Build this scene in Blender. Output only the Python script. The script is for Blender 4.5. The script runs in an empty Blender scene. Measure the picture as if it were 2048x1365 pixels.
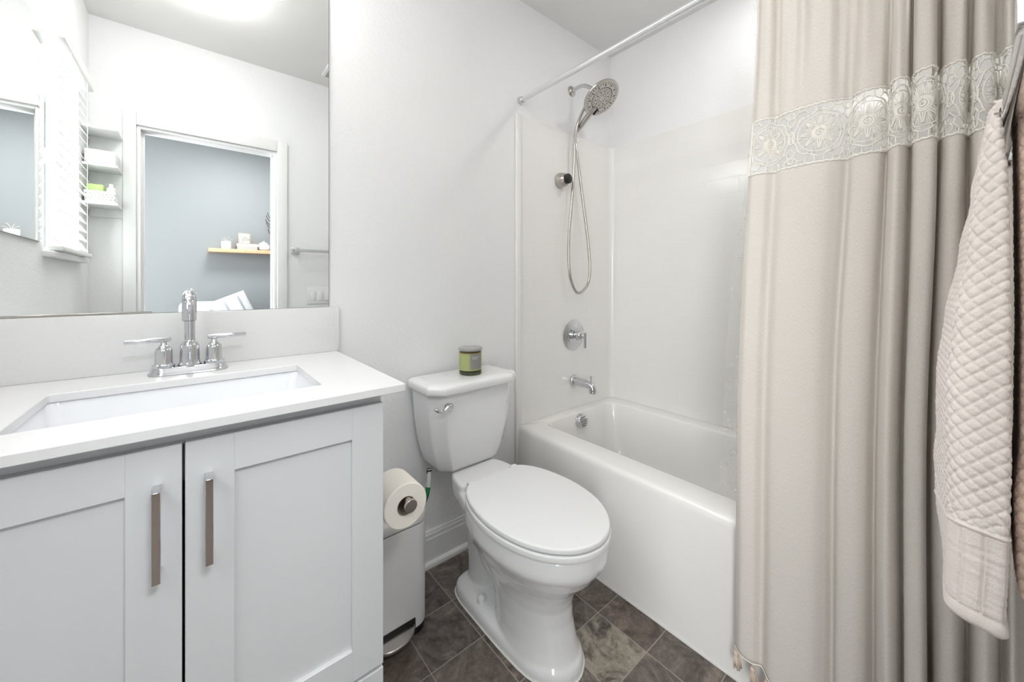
import bpy, bmesh, math, random
from mathutils import Vector, Matrix, noise
random.seed(7)
PI = math.pi
S = bpy.context.scene
COL = S.collection

# ------------------------------------------------------------------ camera
cam_d = bpy.data.cameras.new('camera')
cam = bpy.data.objects.new('camera', cam_d); COL.objects.link(cam)
cam.location = (0, -1.416, 1.15)
cam.rotation_euler = (PI/2, 0, -math.radians(39.9))
cam_d.sensor_width = 36
cam_d.lens = 759/2048*36
cam_d.shift_y = -115/2048
cam_d.clip_start = 0.01
S.camera = cam

# ------------------------------------------------------------------ world, lights, exposure
w = bpy.data.worlds.new('sky'); S.world = w; w.use_nodes = True
w.node_tree.nodes['Background'].inputs[0].default_value = (0.80, 0.90, 0.95, 1)
w.node_tree.nodes['Background'].inputs[1].default_value = 0.5
S.view_settings.view_transform = 'Standard'
S.view_settings.look = 'None'
S.view_settings.gamma = 1
S.view_settings.exposure = 1.84

def area(name, loc, rot, size, power, color=(1, 1, 1), size_y=None, shape=None):
    l = bpy.data.lights.new(name, 'AREA'); l.energy = power; l.color = color
    l.size = size
    if size_y: l.shape = 'RECTANGLE'; l.size_y = size_y
    if shape: l.shape = shape
    o = bpy.data.objects.new(name, l); COL.objects.link(o)
    o.location = loc; o.rotation_euler = rot
    return o
area('shower_fill_light', (1.62, -1.0, 2.54), (0, 0, 0), 0.14, 1.0, (1.0, 0.985, 0.965), shape='DISK')  # added fill that brightens the tub alcove from above
area('window_daylight', (-0.60, -1.06, 1.70), (0, -PI/2, 0), 0.75, 5, (0.97, 0.985, 1.0), size_y=0.60)
area('bedroom_top_fill', (0.30, -2.45, 2.50), (0, 0, 0), 0.5, 9, (0.97, 0.985, 1.0), shape='DISK')  # added overhead fill, reaches the bathroom through the doorway
area('bedroom_side_fill', (-1.52, -2.45, 1.25), (0, -PI/2, math.radians(28)), 1.3, 23, (0.98, 0.99, 1.0), size_y=1.2)  # added side fill aimed through the doorway at apron and curtain

# ------------------------------------------------------------------ materials
def nodes(name):
    m = bpy.data.materials.new(name); m.use_nodes = True
    nt = m.node_tree
    return m, nt, nt.nodes['Principled BSDF']
def mat(name, col, rough=0.5, metal=0.0, bump=None, coat=0.0, spec=0.5, trans=0.0, ior=1.45, vary=None, emit=None):
    m, nt, p = nodes(name)
    p.inputs['Base Color'].default_value = (*col, 1)
    p.inputs['Roughness'].default_value = rough
    p.inputs['Metallic'].default_value = metal
    p.inputs['Coat Weight'].default_value = coat
    p.inputs['Coat Roughness'].default_value = 0.05
    p.inputs['Specular IOR Level'].default_value = spec
    p.inputs['Transmission Weight'].default_value = trans
    p.inputs['IOR'].default_value = ior
    if emit:
        p.inputs['Emission Color'].default_value = (*emit[0], 1)
        p.inputs['Emission Strength'].default_value = emit[1]
    if bump:
        sc, st, di = bump
        tc = nt.nodes.new('ShaderNodeTexCoord'); n = nt.nodes.new('ShaderNodeTexNoise')
        n.inputs['Scale'].default_value = sc; n.inputs['Detail'].default_value = 3
        b = nt.nodes.new('ShaderNodeBump'); b.inputs['Strength'].default_value = st; b.inputs['Distance'].default_value = di
        nt.links.new(tc.outputs['Object'], n.inputs['Vector'])
        nt.links.new(n.outputs['Fac'], b.inputs['Height']); nt.links.new(b.outputs['Normal'], p.inputs['Normal'])
    if vary:
        sc, c2 = vary
        tc = nt.nodes.new('ShaderNodeTexCoord'); n = nt.nodes.new('ShaderNodeTexNoise')
        n.inputs['Scale'].default_value = sc; n.inputs['Detail'].default_value = 5
        r = nt.nodes.new('ShaderNodeValToRGB')
        r.color_ramp.elements[0].position = 0.35; r.color_ramp.elements[1].position = 0.65
        r.color_ramp.elements[0].color = (*col, 1); r.color_ramp.elements[1].color = (*c2, 1)
        nt.links.new(tc.outputs['Object'], n.inputs['Vector']); nt.links.new(n.outputs['Fac'], r.inputs['Fac'])
        nt.links.new(r.outputs['Color'], p.inputs['Base Color'])
    return m

M = {}
M['wall'] = mat('painted_wall', (0.87, 0.87, 0.875), 0.5, bump=(110, 0.55, 0.003))
M['ceiling'] = mat('painted_ceiling', (0.83, 0.82, 0.81), 0.6, bump=(120, 0.25, 0.002))
M['bedroom'] = mat('bedroom_wall', (0.25, 0.262, 0.268), 0.6, bump=(120, 0.1, 0.002))
M['trim'] = mat('white_trim', (0.86, 0.86, 0.86), 0.35)
M['cabinet'] = mat('cabinet_paint', (0.73, 0.742, 0.755), 0.38)
M['quartz'] = mat('quartz_counter', (0.80, 0.797, 0.797), 0.22, vary=(240, (0.775, 0.775, 0.78)))
M['porcelain'] = mat('porcelain', (0.86, 0.86, 0.865), 0.12, coat=0.4)
M['sink'] = mat('sink_porcelain', (0.86, 0.87, 0.90), 0.10, coat=0.4)
M['seat'] = mat('seat_plastic', (0.87, 0.87, 0.875), 0.25)
M['tub'] = mat('tub_acrylic', (0.875, 0.86, 0.835), 0.16, coat=0.3)
M['chrome'] = mat('chrome', (0.64, 0.65, 0.67), 0.07, 1.0)
M['rodwhite'] = mat('satin_rod', (0.80, 0.81, 0.82), 0.22, 0.75)
M['nickel'] = mat('brushed_nickel', (0.52, 0.49, 0.46), 0.24, 1.0)
M['black'] = mat('black_plastic', (0.012, 0.012, 0.013), 0.4)
M['darkgap'] = mat('dark_interior', (0.03, 0.03, 0.03), 0.8)
M['steel'] = mat('bin_steel', (0.80, 0.80, 0.785), 0.42, 0.1, bump=(300, 0.02, 0.001))
M['binlid'] = mat('bin_lid_steel', (0.76, 0.76, 0.75), 0.38, 0.2)
M['paper'] = mat('toilet_paper', (0.90, 0.85, 0.775), 0.95, bump=(160, 0.3, 0.002))
M['card'] = mat('cardboard', (0.40, 0.33, 0.27), 0.9)
M['lidgrey'] = mat('candle_lid_grey', (0.40, 0.39, 0.38), 0.4)
M['wax'] = mat('candle_wax', (0.62, 0.61, 0.38), 0.5)
M['labelgrey'] = mat('candle_label', (0.27, 0.27, 0.26), 0.6)
M['labelink'] = mat('candle_label_ink', (0.60, 0.60, 0.58), 0.6)
M['waxtop'] = mat('candle_wax_top', (0.55, 0.38, 0.18), 0.5)
M['hose_white'] = mat('supply_hose_white', (0.75, 0.77, 0.75), 0.5)
M['hose_green'] = mat('supply_hose_green', (0.02, 0.22, 0.08), 0.5)
M['caulk'] = mat('caulk', (0.78, 0.77, 0.74), 0.6)
M['blind'] = mat('blind_slat', (0.86, 0.86, 0.84), 0.4)
M['oak'] = mat('oak_shelf', (0.62, 0.42, 0.26), 0.5, vary=(30, (0.55, 0.36, 0.21)))
M['bookpink'] = mat('book_cover_peach', (0.80, 0.60, 0.45), 0.6)
M['bookgrey'] = mat('book_cover_grey', (0.42, 0.40, 0.38), 0.6)
M['page'] = mat('book_pages', (0.82, 0.78, 0.70), 0.8)
M['frame'] = mat('brass_frame', (0.42, 0.38, 0.28), 0.4, 0.3)
M['ink'] = mat('ink', (0.10, 0.10, 0.10), 0.6)
M['jar'] = mat('ceramic_white', (0.82, 0.81, 0.79), 0.3)
M['sprig'] = mat('dark_iron', (0.05, 0.05, 0.05), 0.5)
M['pillow'] = mat('pillow_white', (0.82, 0.83, 0.83), 0.9)
M['pillowstripe'] = mat('pillow_grey_stripe', (0.42, 0.44, 0.46), 0.9)
M['chair'] = mat('armchair_grey', (0.66, 0.68, 0.70), 0.9)
M['plastic'] = mat('white_plastic', (0.84, 0.85, 0.85), 0.4)
M['green'] = mat('pack_green', (0.45, 0.68, 0.22), 0.5)
M['cream'] = mat('cream_yarn', (0.90, 0.86, 0.79), 0.85)
M['tassel'] = mat('tassel_yarn', (0.70, 0.57, 0.47), 0.9)
M['diffuser'] = mat('lamp_diffuser', (0.9, 0.9, 0.9), 0.5, emit=((1.0, 0.985, 0.96), 7.6))  # glow of the added ceiling lamp
M['shade'] = mat('frosted_shade', (0.9, 0.9, 0.9), 0.5, emit=((1.0, 0.985, 0.96), 3.4))  # glow of the added light bar over the mirror
M['mirror'] = mat('mirror_glass', (0.93, 0.95, 0.945), 0.0, 1.0)
M['mirroredge'] = mat('mirror_edge', (0.35, 0.38, 0.38), 0.2, 0.6)
M['jute'] = mat('bedroom_floor', (0.10, 0.075, 0.055), 0.8)

def glassmat(name, col, rough=0.0):
    m, nt, p = nodes(name)
    for n in list(nt.nodes):
        if n != p and n.type != 'OUTPUT_MATERIAL': nt.nodes.remove(n)
    tr = nt.nodes.new('ShaderNodeBsdfTransparent'); tr.inputs[0].default_value = (*col, 1)
    gl = nt.nodes.new('ShaderNodeBsdfGlossy'); gl.inputs['Roughness'].default_value = 0.03
    mx = nt.nodes.new('ShaderNodeMixShader')
    mx.inputs[0].default_value = 0.06; nt.links.new(tr.outputs[0], mx.inputs[1]); nt.links.new(gl.outputs[0], mx.inputs[2])
    nt.links.new(mx.outputs[0], nt.nodes['Material Output'].inputs['Surface'])
    return m
M['greenglass'] = glassmat('green_glass', (0.86, 0.90, 0.74))
M['darkglass'] = mat('dark_green_glass', (0.03, 0.045, 0.02), 0.08, coat=0.5)
M['pane'] = glassmat('window_pane', (0.95, 0.98, 0.96))

def liner_mat():
    m, nt, p = nodes('clear_liner')
    tr = nt.nodes.new('ShaderNodeBsdfTransparent'); tr.inputs[0].default_value = (0.965, 0.97, 0.97, 1)
    p.inputs['Base Color'].default_value = (0.86, 0.87, 0.87, 1); p.inputs['Roughness'].default_value = 0.12
    tc = nt.nodes.new('ShaderNodeTexCoord')
    vo = nt.nodes.new('ShaderNodeTexVoronoi'); vo.inputs['Scale'].default_value = 42
    rp = nt.nodes.new('ShaderNodeValToRGB')
    rp.color_ramp.elements[0].position = 0.22; rp.color_ramp.elements[0].color = (0.62, 0.62, 0.62, 1)
    rp.color_ramp.elements[1].position = 0.30; rp.color_ramp.elements[1].color = (0.86, 0.86, 0.86, 1)
    no = nt.nodes.new('ShaderNodeTexNoise'); no.inputs['Scale'].default_value = 25
    bu = nt.nodes.new('ShaderNodeBump'); bu.inputs['Strength'].default_value = 0.6; bu.inputs['Distance'].default_value = 0.01
    mx = nt.nodes.new('ShaderNodeMixShader')
    L = nt.links.new
    L(tc.outputs['Object'], vo.inputs['Vector']); L(tc.outputs['Object'], no.inputs['Vector'])
    L(vo.outputs['Distance'], rp.inputs['Fac']); L(no.outputs['Fac'], bu.inputs['Height']); L(bu.outputs['Normal'], p.inputs['Normal'])
    L(rp.outputs['Color'], mx.inputs[0]); L(p.outputs[0], mx.inputs[1]); L(tr.outputs[0], mx.inputs[2])
    L(mx.outputs[0], nt.nodes['Material Output'].inputs['Surface'])
    return m
M['liner'] = liner_mat()

def linen_mat():
    m, nt, p = nodes('linen')
    L = nt.links.new
    uv = nt.nodes.new('ShaderNodeUVMap')
    def nz(sx, sy, sc, det=3):
        mp = nt.nodes.new('ShaderNodeMapping'); mp.inputs['Scale'].default_value = (sx, sy, 1)
        n = nt.nodes.new('ShaderNodeTexNoise'); n.inputs['Scale'].default_value = sc; n.inputs['Detail'].default_value = det
        L(uv.outputs[0], mp.inputs[0]); L(mp.outputs[0], n.inputs['Vector']); return n
    a = nz(7, 1, 170, 2); b = nz(1, 12, 60, 2); c = nz(3, 1, 170, 1)
    r1 = nt.nodes.new('ShaderNodeValToRGB')
    r1.color_ramp.elements[0].position = 0.33; r1.color_ramp.elements[0].color = (0.82, 0.75, 0.68, 1)
    r1.color_ramp.elements[1].position = 0.60; r1.color_ramp.elements[1].color = (0.90, 0.865, 0.825, 1)
    L(a.outputs['Fac'], r1.inputs['Fac'])
    r2 = nt.nodes.new('ShaderNodeValToRGB')
    r2.color_ramp.elements[0].position = 0.60; r2.color_ramp.elements[0].color = (0, 0, 0, 1)
    r2.color_ramp.elements[1].position = 0.75; r2.color_ramp.elements[1].color = (0.5, 0.5, 0.5, 1)
    L(b.outputs['Fac'], r2.inputs['Fac'])
    mx = nt.nodes.new('ShaderNodeMix'); mx.data_type = 'RGBA'
    L(r2.outputs['Color'], mx.inputs['Factor']); L(r1.outputs['Color'], mx.inputs['A']); mx.inputs['B'].default_value = (0.88, 0.85, 0.81, 1)
    r3 = nt.nodes.new('ShaderNodeValToRGB')
    r3.color_ramp.elements[0].position = 0.73; r3.color_ramp.elements[0].color = (0, 0, 0, 1)
    r3.color_ramp.elements[1].position = 0.79; r3.color_ramp.elements[1].color = (0.55, 0.55, 0.55, 1)
    L(c.outputs['Fac'], r3.inputs['Fac'])
    m2 = nt.nodes.new('ShaderNodeMix'); m2.data_type = 'RGBA'
    L(r3.outputs['Color'], m2.inputs['Factor']); L(mx.outputs['Result'], m2.inputs['A']); m2.inputs['B'].default_value = (0.36, 0.29, 0.24, 1)
    L(m2.outputs['Result'], p.inputs['Base Color'])
    p.inputs['Roughness'].default_value = 0.9; p.inputs['Specular IOR Level'].default_value = 0.15
    bu = nt.nodes.new('ShaderNodeBump'); bu.inputs['Strength'].default_value = 0.25; bu.inputs['Distance'].default_value = 0.001
    L(a.outputs['Fac'], bu.inputs['Height']); L(bu.outputs['Normal'], p.inputs['Normal'])
    t = nt.nodes.new('ShaderNodeBsdfTranslucent'); L(m2.outputs['Result'], t.inputs[0])
    ms = nt.nodes.new('ShaderNodeMixShader'); ms.inputs[0].default_value = 0.28
    L(p.outputs[0], ms.inputs[1]); L(t.outputs[0], ms.inputs[2]); L(ms.outputs[0], nt.nodes['Material Output'].inputs['Surface'])
    return m
M['linen'] = linen_mat()

def terry(name, col):
    m = mat(name, col, 0.95, bump=(520, 0.5, 0.0015), spec=0.1)
    m.node_tree.nodes['Principled BSDF'].inputs['Sheen Weight'].default_value = 0.3
    return m
M['towel'] = terry('blush_white_terry', (0.875, 0.79, 0.745))
M['peach'] = terry('peach_terry', (0.88, 0.66, 0.54))

def surround_mat():
    m, nt, p = nodes('moulded_brick_surround')
    L = nt.links.new
    p.inputs['Base Color'].default_value = (0.87, 0.855, 0.832, 1)
    p.inputs['Roughness'].default_value = 0.19; p.inputs['Coat Weight'].default_value = 0.15
    uv = nt.nodes.new('ShaderNodeUVMap')
    br = nt.nodes.new('ShaderNodeTexBrick')
    br.inputs['Scale'].default_value = 1.0; br.inputs['Brick Width'].default_value = 0.153; br.inputs['Row Height'].default_value = 0.0765
    br.inputs['Mortar Size'].default_value = 0.0022; br.inputs['Mortar Smooth'].default_value = 0.8; br.offset = 0.5
    L(uv.outputs[0], br.inputs['Vector'])
    bu = nt.nodes.new('ShaderNodeBump'); bu.invert = True
    bu.inputs['Strength'].default_value = 0.22; bu.inputs['Distance'].default_value = 0.0016
    L(br.outputs['Fac'], bu.inputs['Height']); L(bu.outputs['Normal'], p.inputs['Normal'])
    return m
M['surround'] = surround_mat()

def floor_mat():
    m, nt, p = nodes('slate_tile_floor')
    L = nt.links.new
    def mth(op, a, b=None, c=None):
        n = nt.nodes.new('ShaderNodeMath'); n.operation = op
        for i, v in enumerate((a, b, c)):
            if v is None: continue
            if isinstance(v, (int, float)): n.inputs[i].default_value = v
            else: L(v, n.inputs[i])
        return n.outputs[0]
    g = nt.nodes.new('ShaderNodeNewGeometry'); sp = nt.nodes.new('ShaderNodeSeparateXYZ'); L(g.outputs['Position'], sp.inputs[0])
    TX, TY = 0.1822, 0.1858
    u = mth('DIVIDE', mth('SUBTRACT', sp.outputs['X'], 1.081 - 10*TX), TX)
    v = mth('DIVIDE', mth('SUBTRACT', sp.outputs['Y'], -0.0345 - 10*TY), TY)
    fu, fv = mth('FRACT', u), mth('FRACT', v); iu, iv = mth('FLOOR', u), mth('FLOOR', v)
    du = mth('MINIMUM', fu, mth('SUBTRACT', 1, fu)); dv = mth('MINIMUM', fv, mth('SUBTRACT', 1, fv))
    d = mth('MINIMUM', du, dv)
    grout = mth('LESS_THAN', d, 0.0085)
    cb = nt.nodes.new('ShaderNodeCombineXYZ'); L(iu, cb.inputs[0]); L(iv, cb.inputs[1]); cb.inputs[2].default_value = 3.3
    wn = nt.nodes.new('ShaderNodeTexWhiteNoise'); wn.noise_dimensions = '3D'; L(cb.outputs[0], wn.inputs['Vector'])
    # per-tile shifted slate noise
    sc = nt.nodes.new('ShaderNodeVectorMath'); sc.operation = 'MULTIPLY_ADD'
    L(wn.outputs['Color'], sc.inputs[0]); sc.inputs[1].default_value = (7, 7, 7); L(g.outputs['Position'], sc.inputs[2])
    n1 = nt.nodes.new('ShaderNodeTexNoise'); n1.inputs['Scale'].default_value = 7; n1.inputs['Detail'].default_value = 7; n1.inputs['Distortion'].default_value = 2.4; n1.inputs['Roughness'].default_value = 0.72
    n2 = nt.nodes.new('ShaderNodeTexNoise'); n2.inputs['Scale'].default_value = 55; n2.inputs['Detail'].default_value = 8; n2.inputs['Roughness'].default_value = 0.7
    L(sc.outputs[0], n1.inputs['Vector']); L(sc.outputs[0], n2.inputs['Vector'])
    r = nt.nodes.new('ShaderNodeValToRGB'); e = r.color_ramp
    e.elements[0].position = 0.34; e.elements[0].color = (0.066, 0.052, 0.046, 1)
    e.elements[1].position = 0.68; e.elements[1].color = (0.28, 0.24, 0.205, 1)
    x = e.elements.new(0.45); x.color = (0.125, 0.106, 0.096, 1)
    x = e.elements.new(0.57); x.color = (0.18, 0.157, 0.145, 1)
    L(n1.outputs['Fac'], r.inputs['Fac'])
    tint = nt.nodes.new('ShaderNodeValToRGB'); t = tint.color_ramp
    t.elements[0].color = (1.0, 1.02, 1.02, 1); t.elements[1].color = (1.0, 0.90, 0.82, 1)
    L(wn.outputs['Value'], tint.inputs['Fac'])
    mu = nt.nodes.new('ShaderNodeMix'); mu.data_type = 'RGBA'; mu.blend_type = 'MULTIPLY'; mu.inputs['Factor'].default_value = 1
    L(r.outputs['Color'], mu.inputs['A']); L(tint.outputs['Color'], mu.inputs['B'])
    # the one tan tile beside the toilet
    tan = mth('MULTIPLY', mth('COMPARE', iu, 9, 0.1), mth('COMPARE', iv, 6, 0.1))
    r4 = nt.nodes.new('ShaderNodeValToRGB'); q = r4.color_ramp
    q.elements[0].position = 0.38; q.elements[0].color = (0.075, 0.06, 0.052, 1)
    q.elements[1].position = 0.55; q.elements[1].color = (0.36, 0.32, 0.26, 1)
    L(n1.outputs['Fac'], r4.inputs['Fac'])
    mt = nt.nodes.new('ShaderNodeMix'); mt.data_type = 'RGBA'
    L(tan, mt.inputs['Factor']); L(mu.outputs['Result'], mt.inputs['A']); L(r4.outputs['Color'], mt.inputs['B'])
    sm = nt.nodes.new('ShaderNodeMix'); sm.data_type = 'RGBA'; sm.blend_type = 'OVERLAY'; sm.inputs['Factor'].default_value = 0.8
    L(mt.outputs['Result'], sm.inputs['A']); L(n2.outputs['Fac'], sm.inputs['B'])
    gm = nt.nodes.new('ShaderNodeMix'); gm.data_type = 'RGBA'
    L(grout, gm.inputs['Factor']); L(sm.outputs['Result'], gm.inputs['A']); gm.inputs['B'].default_value = (0.36, 0.33, 0.30, 1)
    L(gm.outputs['Result'], p.inputs['Base Color']); p.inputs['Roughness'].default_value = 0.42
    h = mth('ADD', mth('MULTIPLY', n1.outputs['Fac'], 0.8), mth('MULTIPLY', mth('SUBTRACT', 1, grout), 0.4))
    bu = nt.nodes.new('ShaderNodeBump'); bu.inputs['Strength'].default_value = 0.6; bu.inputs['Distance'].default_value = 0.003
    L(h, bu.inputs['Height']); L(bu.outputs['Normal'], p.inputs['Normal'])
    return m
M['floor'] = floor_mat()

# ------------------------------------------------------------------ helpers
def wloc(o):
    v = Vector((0, 0, 0))
    while o: v = v + o.location; o = o.parent
    return v
def tag(o, label=None, cat=None, group=None, kind=None):
    if label: o['label'] = label
    if cat: o['category'] = cat
    if group: o['group'] = group
    if kind: o['kind'] = kind
    return o
def root(name, loc, label, cat, group=None):
    o = bpy.data.objects.new(name, None); COL.objects.link(o); o.location = loc; o.empty_display_size = 0.05
    return tag(o, label, cat, group)
def build(name, bm, m, parent=None, smooth=True, label=None, angle=40):
    """Link a bmesh given in world coordinates as one object."""
    bmesh.ops.recalc_face_normals(bm, faces=bm.faces)
    if parent is None:
        xs = [v.co for v in bm.verts]
        mn = Vector([min(c[i] for c in xs) for i in range(3)]); mx = Vector([max(c[i] for c in xs) for i in range(3)])
        base = Vector(((mn.x+mx.x)/2, (mn.y+mx.y)/2, mn.z)); off = base
    else:
        base = Vector((0, 0, 0)); off = wloc(parent)
    bmesh.ops.translate(bm, verts=bm.verts, vec=-off)
    me = bpy.data.meshes.new(name); bm.to_mesh(me); bm.free()
    o = bpy.data.objects.new(name, me); COL.objects.link(o); o.location = base
    if parent: o.parent = parent
    ms = m if isinstance(m, (list, tuple)) else [m]
    for k in ms: me.materials.append(M[k])
    if smooth:
        me.shade_smooth()
        me.set_sharp_from_angle(angle=math.radians(angle))
    if label: o['label'] = label
    return o
def struct(name, bm, m, **k):
    o = build(name, bm, m, **k); o['kind'] = 'structure'; return o
def B(): return bmesh.new()
def box(bm, x0, x1, y0, y1, z0, z1, bev=0.0, seg=2, mi=0):
    t = bmesh.new()
    r = bmesh.ops.create_cube(t, size=1)
    for v in t.verts:
        v.co = Vector((x0+(v.co.x+.5)*(x1-x0), y0+(v.co.y+.5)*(y1-y0), z0+(v.co.z+.5)*(z1-z0)))
    if bev > 0:
        bmesh.ops.bevel(t, geom=list(t.edges), offset=bev, segments=seg, profile=0.5, affect='EDGES')
    merge(bm, t, mi)
def merge(bm, t, mi=0, mtx=None):
    if mtx is not None: bmesh.ops.transform(t, matrix=mtx, verts=t.verts)
    mp = {}
    for v in t.verts: mp[v] = bm.verts.new(v.co)
    for f in t.faces:
        try:
            g = bm.faces.new([mp[v] for v in f.verts]); g.material_index = mi or f.material_index
        except ValueError: pass
    t.free()
def loft(bm, rings, cap0=True, cap1=True, closed=True, mi=0):
    vs = [[bm.verts.new(p) for p in r] for r in rings]
    n = len(rings[0])
    for a, b in zip(vs, vs[1:]):
        for i in range(n if closed else n-1):
            j = (i+1) % n
            f = bm.faces.new((a[i], a[j], b[j], b[i])); f.material_index = mi
    if cap0: bm.faces.new(list(reversed(vs[0]))).material_index = mi
    if cap1: bm.faces.new(vs[-1]).material_index = mi
    return vs
def frame_axes(d):
    d = Vector(d).normalized()
    a = Vector((0, 0, 1)) if abs(d.z) < 0.9 else Vector((1, 0, 0))
    u = d.cross(a).normalized(); v = d.cross(u).normalized()
    return d, u, v
def lathe(bm, prof, c, axis=(0, 0, 1), n=40, mi=0, cap=True):
    """prof: [(radius, height along axis)]"""
    d, u, v = frame_axes(axis); c = Vector(c)
    rings = []
    for r, h in prof:
        rings.append([c + d*h + (u*math.cos(2*PI*i/n) + v*math.sin(2*PI*i/n))*max(r, 1e-5) for i in range(n)])
    loft(bm, rings, cap, cap, mi=mi)
def catmull(pts, k=8):
    pts = [Vector(p) for p in pts]; out = []
    P = [pts[0]*2-pts[1]] + pts + [pts[-1]*2-pts[-2]]
    for i in range(1, len(P)-2):
        a, b, c, d = P[i-1:i+3]
        for j in range(k):
            t = j/k
            out.append(0.5*((2*b)+(c-a)*t+(2*a-5*b+4*c-d)*t*t+(3*b-a-3*c+d)*t**3))
    out.append(pts[-1]); return out
def tube(bm, pts, r, n=10, mi=0, cap=True):
    """r: radius or list of radii"""
    pts = [Vector(p) for p in pts]
    rs = r if isinstance(r, (list, tuple)) else [r]*len(pts)
    t0 = (pts[1]-pts[0]).normalized(); _, u, v = frame_axes(t0); rings = []
    for i, p in enumerate(pts):
        t = (pts[min(i+1, len(pts)-1)]-pts[max(i-1, 0)]).normalized()
        u = (u - t*u.dot(t)).normalized(); v = t.cross(u)
        rings.append([p+(u*math.cos(2*PI*k/n)+v*math.sin(2*PI*k/n))*rs[i] for k in range(n)])
    loft(bm, rings, cap, cap, mi=mi)
def rrect(x0, x1, y0, y1, r, z, k=6):
    r = min(r, (x1-x0)/2-1e-4, (y1-y0)/2-1e-4); out = []
    for cx, cy, a0 in ((x1-r, y1-r, 0), (x0+r, y1-r, PI/2), (x0+r, y0+r, PI), (x1-r, y0+r, 1.5*PI)):
        for i in range(k+1):
            a = a0+PI/2*i/k; out.append((cx+r*math.cos(a), cy+r*math.sin(a), z))
    return out
def inset(pts, d):
    n = len(pts); out = []
    area2 = sum(pts[i][0]*pts[(i+1) % n][1]-pts[(i+1) % n][0]*pts[i][1] for i in range(n))
    sg = 1 if area2 > 0 else -1
    for i in range(n):
        a, b, c = Vector(pts[i-1][:2]), Vector(pts[i][:2]), Vector(pts[(i+1) % n][:2])
        t = (c-a).normalized(); nn = Vector((-t.y, t.x))*sg
        q = b+nn*d; out.append((q.x, q.y))
    return out
def slab(bm, outline, z0, z1, r, k=4, r0=None):
    """rounded horizontal plate with a 2D outline"""
    r0 = r if r0 is None else r0
    rings = []
    for i in range(k+1):
        a = PI/2*i/k; d = r0*(1-math.sin(a)); rings.append([(x, y, z0+r0*(1-math.cos(a))) for x, y in inset(outline, d)])
    for i in range(k+1):
        a = PI/2*i/k; d = r*(1-math.cos(a)); rings.append([(x, y, z1-r+r*math.sin(a)) for x, y in inset(outline, d)])
    loft(bm, rings)
def mirror_profile(half, cx):
    """half: list of (y, halfwidth) from back to front -> closed outline, smoothed"""
    p = [(q.x, q.y) for q in catmull([Vector((h, y, 0)) for y, h in half], 6)]
    right = [(cx+x, y) for x, y in p]; left = [(cx-x, y) for x, y in reversed(p)]
    if abs(p[-1][0]) < 1e-4: left = left[1:]
    if abs(p[0][0]) < 1e-4: left = left[:-1]
    return right+left

# ------------------------------------------------------------------ room shell
CEIL = 2.553; XL, XR, YR = -0.423, 1.985, -1.52
b = B(); box(b, XL-.1, XR+.1, YR-.06, 0.1, -0.06, 0.0); struct('floor', b, 'floor', smooth=False)
b = B(); box(b, XL-.1, XR+.1, YR-.1, 0.1, CEIL, CEIL+.08); struct('ceiling', b, 'ceiling', smooth=False)
b = B(); box(b, XL-.1, XR+.1, 0.0, 0.1, 0, CEIL); struct('wall_back', b, 'wall', smooth=False)
b = B(); box(b, XR, XR+.1, YR, 0.0, 0, CEIL); struct('wall_right', b, 'wall', smooth=False)
WY0, WY1, WZ0, WZ1 = -1.30, -0.76, 1.27, 2.12         # window hole in the left wall
b = B()
box(b, XL-.1, XL, YR, WY0, 0, CEIL); box(b, XL-.1, XL, WY1, 0, 0, CEIL)
box(b, XL-.1, XL, WY0, WY1, 0, WZ0); box(b, XL-.1, XL, WY0, WY1, WZ1, CEIL)
struct('wall_left', b, 'wall', smooth=False)
DX0, DX1, DZ = -0.245, 0.418, 2.02                     # doorway behind the camera
b = B()
box(b, XL-.1, DX0, YR-.1, YR, 0, CEIL); box(b, DX1, XR+.1, YR-.1, YR, 0, CEIL); box(b, DX0, DX1, YR-.1, YR, DZ, CEIL)
struct('wall_rear', b, 'wall', smooth=False)
# door casing
b = B()
cw = 0.07
box(b, DX0-cw*.75, DX0, YR, YR+.018, 0, DZ+cw, .004); box(b, DX1, DX1+cw*.82, YR, YR+.018, 0, DZ+cw, .004); box(b, DX0, DX1, YR, YR+.018, DZ, DZ+cw, .004)
box(b, DX0, DX0+.016, YR-.1, YR+.004, 0, DZ, .002); box(b, DX1-.016, DX1, YR-.1, YR+.004, 0, DZ, .002); box(b, DX0+.016, DX1-.016, YR-.1, YR+.004, DZ-.016, DZ, .002)
box(b, DX0+.016, DX0+.028, YR-.075, YR-.04, 0, DZ-.016); box(b, DX1-.028, DX1-.016, YR-.075, YR-.04, 0, DZ-.016)
struct('door_1', b, 'trim')
# baseboard with a rounded cap and shoe moulding along the back wall
def baseboard(name, x0, x1):
    b = B()
    prof = [(0, .138), (.006, .138), (.010, .134), (.010, .128), (.013, .124), (.013, .110), (.016, .106), (.016, .020), (.024, .018), (.029, .012), (.030, 0), (0, 0)]
    loft(b, [[(x, -.0005-a, h) for a, h in prof] for x in (x0, x1)])
    return struct(name, b, 'trim', angle=30)
baseboard('baseboard_back', 0.345, 1.195)

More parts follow.
